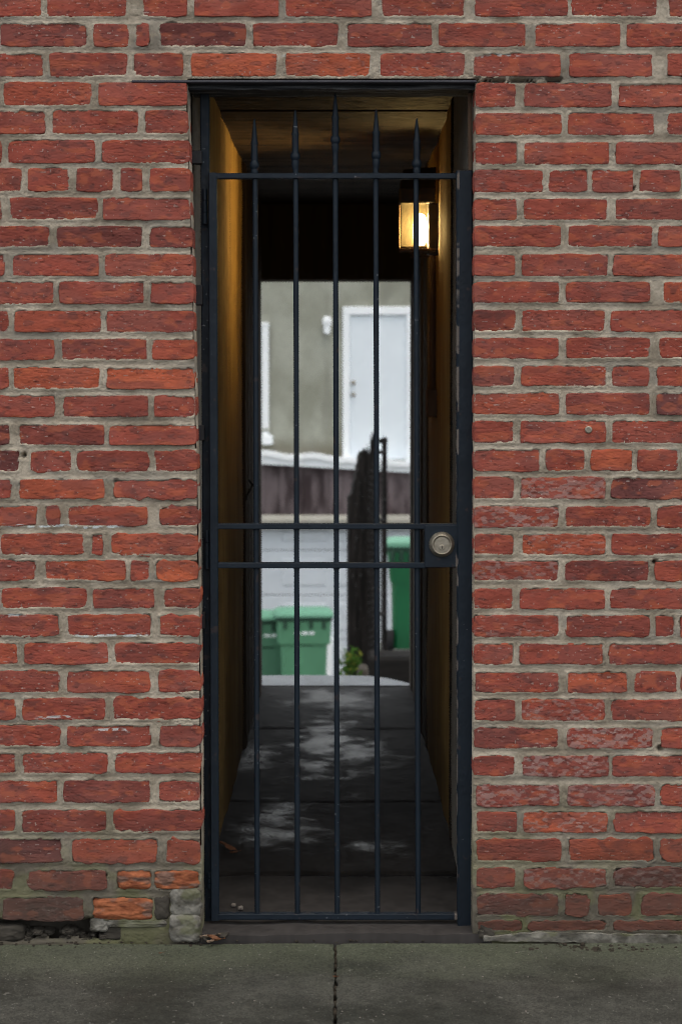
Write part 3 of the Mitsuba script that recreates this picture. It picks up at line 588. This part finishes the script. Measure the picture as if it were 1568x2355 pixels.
for ut, ub, vb, vt in ((587, 591.5, 378, 272), (680, 684, 358, 250), (771, 775.5, 320, 213), (864, 868, 355, 248), (956.5, 961.5, 375, 270)):
    a, b = PY(ub, 2108, YG), PY(ut, 392, YG)
    weld = []
    for vr in (396.5, 410, 1204, 1217.5, 1294, 1307.5, 2103):
        m = lump(-0.0074, 0.0078, -0.0072, 0.0072, -0.0030, 0.0032, int(vr + ut), 0.3, 2.2, 2)
        m.apply_translation(PY(ut + (ub - ut) * (vr - 400) / 1708, vr, YG)); weld.append(m)
    key = add(f'{G}__bar', cat([rod(a, PY(ut, vb + 4, YG), 0.0063, 16)] + weld), 'm_gate', 40)
    zb_, zt_ = gz(vb), gz(vt); hh = zt_ - zb_
    prof = [(0.0, -0.034), (0.0060, -0.034), (0.0075, -0.026), (0.0092, -0.018), (0.0082, -0.011), (0.0085, -0.0095), (0.0108, -0.006), (0.0114, 0.0), (0.0105, 0.005), (0.0080, 0.0092),
            (0.0074, 0.011), (0.0080, 0.014), (0.0078, hh * 0.42), (0.0088, hh * 0.46), (0.0086, hh * 0.50), (0.0070, hh * 0.52), (0.0052, hh * 0.72), (0.0028, hh * 0.93), (0.0008, hh), (0.0, hh)]
    key2 = add(f'{G}__finial', lathe(prof, 20, (gx(ut), YG, zb_)), 'm_gate', 35)
a, b = PY(976, 1305, 0.070), PY(1052, 1206, 0.070)
add(f'{G}__lock_plate', cbox(a[0], b[0], 0.0685, 0.094, a[2] - 0.0005, b[2] - 0.001, 0.002), 'm_gate')
c = PY(1015.5, 1252, 0.0685)
add(f'{G}__deadbolt', lathe([(0, -0.01), (0.0305, -0.01), (0.0305, 0.003), (0.0295, 0.006), (0.0245, 0.013), (0.0222, 0.0142), (0.0205, 0.0135), (0.0195, 0.0115), (0.0185, 0.0112), (0.0180, 0.0122), (0.0, 0.0126)], 40, c, 'y'), 'm_lock', 30)
add(f'{G}__deadbolt__keyway', cat([lathe([(0, 0.012), (0.0066, 0.012), (0.0066, 0.0142), (0.0055, 0.0148), (0, 0.0145)], 24, c + [0, 0, -0.0065], 'y')]), 'm_lock', 30)
add(f'{G}__deadbolt__key_slot', cbox(c[0] - 0.0009, c[0] + 0.0009, 0.0535, 0.056, c[2] - 0.0105, c[2] - 0.0025, 0.0003), 'm_lock_dark')
for v0, v1 in ((433, 515), (1218, 1310), (2008, 2046)):
    f_ = (v0 - 200) / 1950; u = 472.5 + 7 * f_
    zc0, zc1 = gz(v1), gz(v0); hb = (zc1 - zc0) / 3
    parts = [lathe([(0, 0.0006), (0.0058, 0.0006), (0.0064, 0.0014), (0.0064, hb - 0.0014), (0.0058, hb - 0.0006), (0, hb - 0.0006)], 14, (gx(u), 0.088, zc0 + k * hb)) for k in range(3)]
    add(f'{G}__hinge', cat(parts), 'm_gate', 35)
for u0, u1, v0, v1 in ((436, 464, 345, 375), (444, 466, 655, 701), (452, 470, 978, 1013), (459, 472, 1408, 1447)):
    a, b = PY(u0, v1, 0.08), PY(u1, v0, 0.08)
    add(f'{G}__bracket', cbox(a[0], b[0], 0.080, 0.118, a[2], b[2], 0.0015), 'm_black')
add(f'{G}__trim_strip', quad_post(1076, 1085, 1077, 1086, 206, 390, 0.085, 0.10), 'm_rusty')
tag(G, 'dark blue painted iron gate of five spear-topped bars closing the passage', 'gate')
k = tag(f'{G}__deadbolt', 'dull brass deadbolt lock')

# ------------------------------------------------------------------ lamp, conduit and hook in the passage
L = 'wall_lantern'
YA, YB_ = 1.88, 1.98
def lx(u, y=YA): return PY(u, 500, y)[0]
def lz(v, y=YA): return PY(950, v, y)[2]
x0, x1, zg0, zg1 = lx(921), lx(982), lz(566), lz(466)
hood = [cbox(lx(919), lx(1001), YA - 0.004, YB_ + 0.03, zg1, lz(430), 0.003), trimesh.convex.convex_hull(np.array([(x, y, z) for x, y, z in
        [(lx(919), YA - 0.004, lz(430)), (lx(1001), YA - 0.004, lz(430)), (lx(1001), YB_ + 0.03, lz(430)), (lx(919), YB_ + 0.03, lz(430)), (lx(928), YA + 0.01, lz(388)), (lx(1003), YA + 0.01, lz(382)), (lx(1003), YB_ + 0.02, lz(382)), (lx(928), YB_ + 0.02, lz(388))]]))]
add(f'{L}__hood', cat(hood), 'm_lampmetal')
add(f'{L}__back_plate', cbox(lx(985), XP + 0.01, YA + 0.006, YB_ + 0.02, lz(582), zg1, 0.003), 'm_lampmetal')
fr = [cbox(x0 - 0.002, XP, YA - 0.001, YB_ + 0.002, zg0 - 0.012, zg0 - 0.0065, 0.001), cbox(x0 - 0.001, x1, YA - 0.002, YA + 0.004, zg0 - 0.006, zg0, 0.001), cbox(x0 - 0.001, x0 + 0.003, YA, YB_, zg0 - 0.006, zg0, 0.001), cbox(x0 - 0.001, x1, YB_ - 0.004, YB_, zg0 - 0.006, zg0, 0.001)]
for (xa, ya) in ((x0, YA), (x0, YB_)): fr.append(cbox(xa - 0.001, xa + 0.0025, ya - 0.001, ya + 0.0025, zg0, zg1, 0.0005))
for s in (0, 1):
    fr.append(rod((x0 + 0.01 + 0.02 * s, YA + 0.05, zg0 - 0.004), (lx(960 + 30 * s), YA + 0.06, lz(588)), 0.0022, 8))
fr.append(rod((lx(945), YA + 0.06, lz(588)), (lx(985), YA + 0.06, lz(590)), 0.0025, 8))
add(f'{L}__frame', cat(fr), 'm_rusty')
for q in (((x0, YA), (x1, YA)), ((x0, YA + 0.004), (x0, YB_ - 0.004)), ((x0, YB_), (x1, YB_))):
    (xa, ya), (xb, yb2) = q
    g = np.array([[xa, ya, zg0], [xb, yb2, zg0], [xb, yb2, zg1], [xa, ya, zg1]], float)
    if ya != yb2: g = g[[1, 0, 3, 2]]
    add(f'{L}__pane', (g, np.array([[0, 1, 2], [0, 2, 3]])), 'm_frosted' if ya == yb2 else 'm_lampglass')
bx = lx(967); by = YA + 0.052
bulb = lathe([(0, 0.0), (0.012, 0.002), (0.019, 0.012), (0.0205, 0.03), (0.0205, 0.075), (0.018, 0.092), (0.010, 0.101), (0.0, 0.103)], 20, (bx, by, zg0 + 0.006))
LAMP = 64.0
add(f'{L}__bulb', bulb, {'type': 'diffuse', 'reflectance': {'type': 'rgb', 'value': [0.6, 0.6, 0.6]}}, 40, emitter={'type': 'area', 'radiance': {'type': 'rgb', 'value': [LAMP, LAMP * 0.66, LAMP * 0.24]}})
tag(L, 'black wall lantern with a glowing amber pane on the right passage wall', 'lantern')
yc = 2.05
add('conduit__pipe', rod((XP - 0.012, yc, lz(582, yc)), (XP - 0.012, yc, PX(1000, 900, XP - 0.012)[2]), 0.011, 12), 'm_rusty', 40)
add('conduit__junction_box', cbox(XP - 0.032, XP + 0.01, yc - 0.07, yc + 0.05, PX(995, 962, XP - 0.03)[2], PX(995, 893, XP - 0.03)[2], 0.004), 'm_rusty')
tag('conduit', 'rusty brown conduit pipe running down below the lantern to a box', 'conduit')
hp = PX(566, 1135, XL + 0.01)
hook = [cbox(XL - 0.02, XL + 0.016, hp[1] - 0.03, hp[1] + 0.03, hp[2] - 0.022, hp[2] - 0.004, 0.002), rod((XL + 0.012, hp[1], hp[2] - 0.01), (XL + 0.032, hp[1] + 0.03, hp[2] + 0.03), 0.004, 8), rod((XL + 0.032, hp[1] + 0.03, hp[2] + 0.03), (XL + 0.02, hp[1] + 0.05, hp[2] + 0.045), 0.004, 8)]
add('wall_hook', cat(hook), 'm_black'); tag('wall_hook', 'small black iron hook on the left passage wall', 'hook')

# ------------------------------------------------------------------ behind the house: stoop, sloping yard
e = [PZ(590, 1556, ZF), PZ(700, 1555, ZF), PZ(800, 1556, ZF), PZ(850, 1557, ZF), PZ(890, 1562, ZF), PZ(925, 1570, ZF), PZ(950, 1577, ZF)]
pts = [(-0.6, YE - 0.015), (-0.6, e[0][1])] + [(q[0], q[1]) for q in e] + [(0.33, YE - 0.015)]
st = trimesh.creation.extrude_polygon(Polygon(pts).buffer(0), 0.6, engine='earcut'); st.apply_translation([0, 0, ZF + 0.004 - 0.6])
add('stoop', st, 'm_stoop'); tag('stoop', 'pale worn concrete step at the far end of the passage', 'step', kind='structure')
def zy(y): return -0.12 - 0.145 * (y - 4.7)
ys = [YE + 0.02, 4.7, 12, 25.2, 60]
zs = [-0.12, -0.12, zy(12), zy(25.2), zy(25.2)]
g = np.array([[(x, y, z) for x in (-60, -8, 8, 60)] for y, z in zip(ys, zs)], float)
add('yard', trimesh.Trimesh(*grid_mesh(g.transpose(1, 0, 2)), process=False), 'm_yard'); tag('yard', 'grey concrete yard falling away behind the house', 'yard', kind='structure')

# ------------------------------------------------------------------ the house across the yard
S = 'stucco_house'
YS = 25.0
def fx(u): return PY(u, 1000, YS)[0]
def fz(v): return PY(784, v, YS)[2]
def fbox(u0, u1, v0, v1, y0, y1, b=0.01): return cbox(fx(u0), fx(u1), YS + y0, YS + y1, fz(v1), fz(v0), b)
zg_top, zyard = fz(1214), zy(25) - 0.05
walls = [trimesh.creation.box(bounds=[[-7, YS, fz(1180)], [7, YS + 6, 5.2]]), trimesh.creation.box(bounds=[[-7, YS + 0.12, zyard], [7, YS + 6, fz(1181)]])]
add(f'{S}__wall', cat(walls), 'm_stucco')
add(f'{S}__roof', cbox(-7.3, 7.3, YS - 0.3, YS + 6.3, 5.2, 5.4, 0.02), 'm_darkwood')
D1 = f'{S}__door'
add(f'{D1}', fbox(804, 934, 725, 1056, -0.015, 0.02), 'm_white_door')
for k, q in enumerate(((788, 804, 706, 1062), (934, 948, 706, 1066))): add(f'{D1}__frame', fbox(*q, -0.07, 0.01), 'm_white')
add(f'{D1}__frame', fbox(788.5, 947.5, 705, 724, -0.074, 0.01), 'm_white')
for v, r in ((880, 0.032), (907, 0.03)):
    q = PY(812, v, YS - 0.015)
    add(f'{D1}__knob' if v > 900 else f'{D1}__lock', lathe([(0, 0), (r, 0), (r, 0.012), (r * 0.5, 0.02), (r * 0.9, 0.045), (r * 0.6, 0.07), (0, 0.075)], 16, q, 'y'), 'm_lock', 40)
ds = [fbox(603, 618.5, 742, 1005, -0.10, -0.02, 0.02)]
ds.append(cbox(fx(603), fx(628), YS - 0.16, YS - 0.03, fz(1022), fz(1000), 0.02))
add(f'{S}__downspout', cat(ds), 'm_white'); add(f'{S}__downspout__clamp', fbox(601, 620, 742, 750, -0.11, -0.01), 'm_white'); add(f'{S}__downspout__clamp', fbox(600, 622, 985, 991, -0.11, -0.01), 'm_stucco')
# white sloping ledge between the storeys
us = np.linspace(560, 1010, 60)
top = np.interp(us, [560, 605, 640, 700, 770, 800, 948, 1010], [1034, 1037, 1040, 1043, 1046, 1051, 1061, 1064]) + 3.0 * np.sin(us / 17) * (us < 790)
bot = np.interp(us, [560, 1010], [1063, 1089])
add(f'{S}__ledge', extrude_y(Polygon([(fx(u), fz(v)) for u, v in zip(us, (top + 12))] + [(fx(u), fz(v)) for u, v in zip(us[::-1], bot[::-1])]), YS - 0.30, YS - 0.02), 'm_white')
add(f'{S}__ledge__cap', extrude_y(Polygon([(fx(u), fz(v)) for u, v in zip(us, top)] + [(fx(u), fz(v)) for u, v in zip(us[::-1], (top + 11.6)[::-1])]), YS - 0.36, YS - 0.01), 'm_white')
u = 556
while u < 1010:
    w = 27 + 4 * random.random()
    pts = [(u, np.interp(u, [560, 1010], [1063, 1089]) + 0.5), (u + w - 1, np.interp(u + w, [560, 1010], [1063, 1089]) + 0.5), (u + w - 1, 1182), (u, 1182)]
    m = extrude_y(Polygon([(fx(a), fz(b)) for a, b in pts]), YS - 0.16 - 0.012 * random.random(), YS - 0.03)
    add(f'{S}__board', m, 'm_brown', False, np.tile([random.random(), 0.5], (len(m.vertices), 1))); u += w
add(f'{S}__garage_trim', fbox(540, 1040, 1183, 1198, -0.20, 0.0), 'm_trim'); add(f'{S}__garage_trim', fbox(540, 1040, 1198.5, 1214, -0.15, 0.0), 'm_trim')
D2 = f'{S}__garage_door'
v = 1163; secs = []
for k in range(5):
    v0, v1 = v + 0.8, v + 102.2
    v += 103
    if v0 < 1216: v0 = 1216
    secs.append(fbox(540, 1040, v0, min(v1, 1600), 0.03, 0.10, 0.006))
    u = 521
    while u < 1020:
        pv0, pv1 = v1 - 84, v1 - 19
        if pv1 > 1222 and pv0 < 1560 and u > 545:
            add(f'{D2}__panel', fbox(u, u + 107, max(pv0, 1221), pv1, 0.012, 0.06, 0.03), 'm_garage')
        u += 124
add(D2, cat(secs), 'm_garage')
add(f'{S}__garage_trim', fbox(742, 765, 1466, 1640, -0.16, 0.028, 0.01), 'm_white')
tag(S, 'grey stucco house with a white door above a white garage door', 'house')
W = 'wall_light'
q = PY(752, 748, YS)
add(f'{W}__globe', lathe([(0, -0.02), (0.045, -0.02), (0.062, 0.02), (0.066, 0.06), (0.055, 0.10), (0.03, 0.125), (0, 0.13)], 18, (q[0], YS - 0.09, fz(748)), 'z'), 'm_white', 40)
add(f'{W}__base', cat([cbox(q[0] - 0.045, q[0] + 0.045, YS - 0.13, YS - 0.003, fz(769), fz(747), 0.02), rod((q[0], YS - 0.09, fz(748) - 0.02), (q[0], YS - 0.001, fz(740)), 0.02, 10)]), 'm_white')
tag(W, 'small white globe light on the grey stucco wall left of the white door', 'wall light')

# ------------------------------------------------------------------ wheelie bins
def rrect(w, d, r, z, cx=0, cy=0, n=4):
    p = []
    for sx, sy, a0 in ((1, 1, 0), (-1, 1, 90), (-1, -1, 180), (1, -1, 270)):
        for k in range(n + 1):
            a = math.radians(a0 + 90 * k / n)
            p.append((cx + sx * (w / 2 - r) + r * math.cos(a), cy + sy * (d / 2 - r) + r * math.sin(a), z))
    return np.array(p)
def loft(rings):
    n = len(rings[0]); v = np.vstack(rings + [rings[0].mean(0, keepdims=True), rings[-1].mean(0, keepdims=True)])
    f = []
    for k in range(len(rings) - 1):
        for j in range(n):
            a, b, c, d = k * n + j, k * n + (j + 1) % n, (k + 1) * n + (j + 1) % n, (k + 1) * n + j
            f += [(a, b, c), (a, c, d)]
    a, b, o = len(rings) * n, len(rings) * n + 1, (len(rings) - 1) * n
    for j in range(n): f += [(a, (j + 1) % n, j), (b, o + j, o + (j + 1) % n)]
    return trimesh.Trimesh(v, np.array(f), process=False)
def wheelie_bin(loc, rot, w, d, h, mb, ml, label, group, step=True, lab=True):
    B = numbered('wheelie_bin'); labels[B] = {}
    def put(name, m, mat, smooth=30):
        m = m.copy(); m.apply_transform(trimesh.transformations.rotation_matrix(rot, [0, 0, 1])); m.apply_translation(loc); return add(f'{B}__{name}', m, mat, smooth)
    lo = 0.86 if step else 0.74
    put('body', loft([rrect(w * lo * .93, d * .66, .05, 0.04), rrect(w * lo, d * .84, .05, h * .60), rrect(w * (0.97 if step else .84), d * .92, .05, h * .625), rrect(w, d, .05, h * .90)]), mb)
    put('rim', loft([rrect(w * 1.03, d * 1.03, .05, h * .885), rrect(w * 1.05, d * 1.05, .05, h * .90), rrect(w * 1.05, d * 1.05, .05, h * .925), rrect(w, d, .05, h * .93)]), 'm_bin_dark')
    for k in range(4):
        x = (-0.36 + 0.24 * k) * w
        put('rib', cbox(x - .02, x + .02, -d / 2 - .03, -d / 2 + .06, h * .80, h * .895, .01), 'm_bin_dark')
    put('lid', loft([rrect(w * 1.08, d * 1.08, .06, h * .928), rrect(w * 1.10, d * 1.10, .06, h * .94), rrect(w * 1.09, d * 1.09, .06, h * .965), rrect(w * .95, d * .94, .06, h * .992), rrect(w * .7, d * .7, .06, h)]), ml)
    put('handle', cat([rod((-w * .4, d * .6, h * .90), (w * .4, d * .6, h * .90), .016, 10), rod((-w * .4, d * .5, h * .88), (-w * .4, d * .6, h * .90), .016, 8), rod((w * .4, d * .5, h * .88), (w * .4, d * .6, h * .90), .016, 8)]), 'm_bin_dark')
    for s in (-1, 1):
        y = d * .36 * (1 if step else -1)
        put('wheel', rod((s * w * .42 - .03, y, .11), (s * w * .42 + .03, y, .11), .11, 20), 'm_rubber')
    if lab:
        dash = [cbox(-.12 + .09 * k, -.12 + .09 * k + (.07 if k % 2 else .06), -d * .475 - .004, -d * .475 + .05, h * .735, h * .765, .001) for k in range(3)]
        put('label', cat(dash), 'm_white')
        put('grip_bar', cbox(-.1, .1, -d * .44, -d * .38, h * .60, h * .62, .01), 'm_bin_dark')
    tag(B, label, 'bin', group)
    return B
y = 21.4
q = PY(697, 1405, y); wheelie_bin((q[0], y + .3, q[2] - 1.10), 0.05, 0.67, 0.72, 1.10, 'm_bin_pale', 'm_bin_lid', 'pale green wheelie bin in front of the garage, right of the darker one', 'green wheelie bins in the yard')
y = 21.9
q = PY(606, 1412, y); wheelie_bin((q[0], y + .3, q[2] - 1.10), 0.12, 0.66, 0.70, 1.10, 'm_bin_dull', 'm_bin_lid', 'dull green wheelie bin half hidden by the left passage wall', 'green wheelie bins in the yard')
y = 14.5
q = PY(931, 1499, y)
wheelie_bin((q[0], y, q[2]), 0.0, 0.335, 0.42, PY(931, 1236, y)[2] - q[2], 'm_bin_bright', 'm_bin_lid', 'bright green wheelie bin on the dark ledge behind the picket fence', 'green wheelie bins in the yard', step=False, lab=False)
zt = q[2]
# ledge that the bright bin stands on
for k in range(6):
    z1 = zt - 0.06 - 0.2 * k
    add('retaining_wall__timber', cbox(PY(846, 1500, 14.1)[0], 2.2, 14.15 + 0.01 * k, 15.2, z1 - 0.196, z1, 0.01), 'm_timber')
add('retaining_wall__cap', cbox(PY(868, 1500, 14.1)[0], 2.2, 14.1, 15.25, zt - 0.058, zt, 0.012), 'm_slabtop')
tag('retaining_wall', 'low black timber retaining wall with a grey cap under the bright green bin', 'retaining wall')

# ------------------------------------------------------------------ the old picket fence, running away from the passage
N = 13
for k in range(N):
    f_ = k / (N - 1); u = 808 + 54 * f_; y = 9.0 + 2.2 * f_
    vt = np.interp(u, [806, 812, 822, 830, 842, 850, 857, 866], [1150, 1112, 1078, 1048, 1030, 1012, 988, 1010]) + random.uniform(-12, 12)
    t_, b_ = PY(u, vt, y), PY(u, 1552, y)
    w = 0.020 + 0.006 * random.random() if k < 7 else 0.0065 + 0.003 * random.random()
    pts = [(t_[0] - w, zy(y) - 0.05), (t_[0] + w, zy(y) - 0.05), (t_[0] + w * 0.9, t_[2] - 0.05), (t_[0] + w * random.uniform(-.4, .4), t_[2]), (t_[0] - w, t_[2] - random.uniform(0.03, 0.07))]
    m = extrude_y(Polygon(pts), y - (0.05 if k < 7 else 0.012), y + (0.06 if k < 7 else 0.012))
    add('picket_fence__picket', turn(m, 0.12 if k < 7 else 0.0, (t_[0], y)), 'm_fence')
pa, pb = PY(884, 1005, 12.0), PY(884, 1540, 12.0)
add('picket_fence__post', cat([cbox(pa[0] - 0.020, pa[0] + 0.020, 11.96, 12.04, zy(12) - 0.05, pa[2], 0.008), cbox(pa[0] - 0.05, pa[0] + 0.024, 11.97, 12.03, pa[2] - 0.05, pa[2] - 0.012, 0.006)]), 'm_fence')
for v in (1040, 1196, 1412, 1500):
    a, b = PY(862, v, 11.2), PY(884, v, 12.0)
    add('picket_fence__rail', rod(a, b, 0.016, 6), 'm_fence')
wires = []
p0, p1 = PY(846, 1020, 10.6), PY(884, 1012, 12.0)
for k in range(34):
    for s in (1, -1):
        za = zy(11) + 0.02 + 0.052 * k; zb2 = za + s * 0.16
        top = p0[2] - 0.02
        if max(za, zb2) > top or min(za, zb2) < zy(11): continue
        wires.append(rod((p0[0], p0[1], za), ((p0[0] + p1[0]) / 2, (p0[1] + p1[1]) / 2, zb2), 0.0035, 5))
        wires.append(rod(((p0[0] + p1[0]) / 2, (p0[1] + p1[1]) / 2, zb2), (p1[0], p1[1], za), 0.0035, 5))
add('picket_fence__wire_mesh', cat(wires), 'm_fence')
tag('picket_fence', 'weathered black picket fence with ragged tops running back from the passage', 'fence')
def stone_thing(u0, u1, v0, v1, y, seed, label):
    a, b = PY(u0, v1, y), PY(u1, v0, y)
    k = add('kerb_stone', lump(a[0], b[0], y, y + 0.3, zy(y) - 0.02, b[2], seed, 0.1, 5, 3), 'm_rubble', True)
    tag(k, label, 'stone', None)
stone_thing(822, 848, 1538, 1565, 8.4, 3, 'small grey stone at the foot of the picket fence beside the weed')
a, b = PY(846, 1575, 8.9), PY(985, 1512, 8.9)
add('timber_edging', cbox(a[0], b[0], 8.9, 9.3, zy(8.9) - 0.1, b[2], 0.02), 'm_timber'); tag('timber_edging', 'long black timber edging below the bright green bin', 'edging')
# the weed
pl = []; pl2 = []
for k in range(150):
    u, v = 806 + random.gauss(0, 13), 1526 + random.gauss(0, 20)
    if not (784 < u < 832 and 1488 < v < 1566): continue
    q = PY(u, v, 8.2 + random.uniform(-.08, .12)); s = random.uniform(.022, .048)
    leaf = np.array([(0, 0, 0), (s * .45, s * .25, .004), (0, s * 1.1, -.003), (-s * .45, s * .25, .004)])
    Rm = trimesh.transformations.euler_matrix(random.uniform(-1.4, 1.4), random.uniform(-.6, .6), random.uniform(0, 6.28))[:3, :3]
    (pl if random.random() < .65 else pl2).append(trimesh.Trimesh(leaf @ Rm.T + q, [[0, 1, 2], [0, 2, 3]], process=False))
add('weed_plant__foliage', cat(pl), 'm_leaf'); add('weed_plant__foliage', cat(pl2), 'm_leaf_yellow')
q = PY(806, 1530, 8.2)
add('weed_plant__stem', cat([rod((q[0] + dx, 8.2 + dy, zy(8.2) - .02), (q[0] + 2.2 * dx, 8.2 + dy, q[2] + .08), .0025, 5) for dx, dy in ((.02, 0), (-.015, .02), (.0, -.02))]), 'm_leaf')
tag('weed_plant', 'small green leafy weed growing beside the picket fence', 'plant')

# ------------------------------------------------------------------ dead leaves and pebbles by the gate
def dead_leaf(pos, s, rot, mat, label, group=None):
    a, b = np.meshgrid(np.linspace(-1, 1, 9), np.linspace(-1, 1, 7), indexing='ij')
    wid = (1 - a ** 2) ** .6 * .5 * (1 + .15 * np.sin(a * 9))
    g = np.stack([a * s, b * wid * s, .25 * s * (b ** 2 * .7 + .35 * a ** 2 + .3 * np.sin(a * 3 + b * 2))], -1)
    m = trimesh.Trimesh(*grid_mesh(g), process=False)
    m.apply_transform(trimesh.transformations.euler_matrix(random.uniform(-.5, .5), random.uniform(-.4, .4), rot)); m.apply_translation(pos)
    k = add('dead_leaf', m, mat, True); tag(k, label, 'leaf', group)
GR = 'dead leaves heaped at the foot of the gate post'
for u, v, s, r, mat in ((478, 2160, .020, .4, 'm_dead_pale'), (492, 2163, .018, -.3, 'm_dead_leaf'), (503, 2167, .016, .2, 'm_dead_leaf'), (484, 2171, .015, 1.2, 'm_dead_pale'), (512, 2157, .017, .5, 'm_rubble'), (470, 2166, .014, 2.0, 'm_rubble'), (497, 2156, .018, -.9, 'm_dead_pale')):
    q = PZ(u, v, 0.008); dead_leaf(q + [0, 0, .004], s, r, mat, 'curled brown dead leaf in the heap at the foot of the left gate post', GR)
GR2 = 'dead leaves lying behind the gate'
for (u, v, s, r), wh in zip(((515, 1948, .022, .3), (530, 1958, .02, -.4), (542, 1966, .016, .1)), ('largest of three, nearest the wall', 'middle one of three', 'smallest of three, farthest from the wall')):
    q = PZ(u, v, ZF + .004); dead_leaf(q + [0, 0, .006], s, r, 'm_dead_leaf', 'red brown dead leaf behind the gate, ' + wh, GR2)
for u, v, s, lab in ((537, 2083, .006, 'pale pebble behind the gate, left one of the pair'), (553, 2090, .0068, 'pinkish pebble behind the gate, right one of the pair')):
    q = PZ(u, v, ZF + .004)
    k = add('pebble', lump(q[0] - s, q[0] + s, q[1] - s, q[1] + s, q[2] - .004, q[2] + s * .9, int(u), .15, 3, 2), 'm_pebble', True); tag(k, lab, 'pebble')

grit = []
def crumb(u, v, q, k, dz=0.0):
    c = PZ(u, v, dz)
    grit.append(lump(c[0] - q, c[0] + q * random.uniform(.6, 1.4), c[1] - q, c[1] + q, c[2] - q * .4, c[2] + q * random.uniform(.5, 1.0), k, .25, 2.5, 1))
for k in range(150):
    u = random.uniform(-20, 1590); v = 2167 + abs(random.gauss(0, 6)) + (12 * max(0, (u - 1100) / 470) if u > 1100 else 0)
    if 505 < u < 1095: v = 2158 + abs(random.gauss(0, 5))
    crumb(u, v, random.uniform(.0012, .0042), k, 0.0)
for k in range(45):
    u, v = random.gauss(1375, 60), random.gauss(2183, 5); crumb(u, v, random.uniform(.002, .006), k, 0.0)
key = add('pavement__dirt', cat(grit), 'm_soil', True); tag(key, kind='stuff')
grit = []
for k in range(40): crumb(random.uniform(0, 1568), random.uniform(2172, 2350), random.uniform(.0008, .0022), k, 0.001)
key = add('pavement__grit', cat(grit), 'm_pebble', True); tag(key, kind='stuff')
q = PZ(773, 2252, 0.002); dead_leaf(q + [0, 0, .004], .011, .9, 'm_dead_leaf', 'small brown dead leaf caught in the pavement joint')
q = PZ(372, 2196, 0.002); dead_leaf(q + [0, 0, .003], .007, .2, 'm_dead_leaf', 'tiny reddish leaf scrap lying on the left pavement slab')
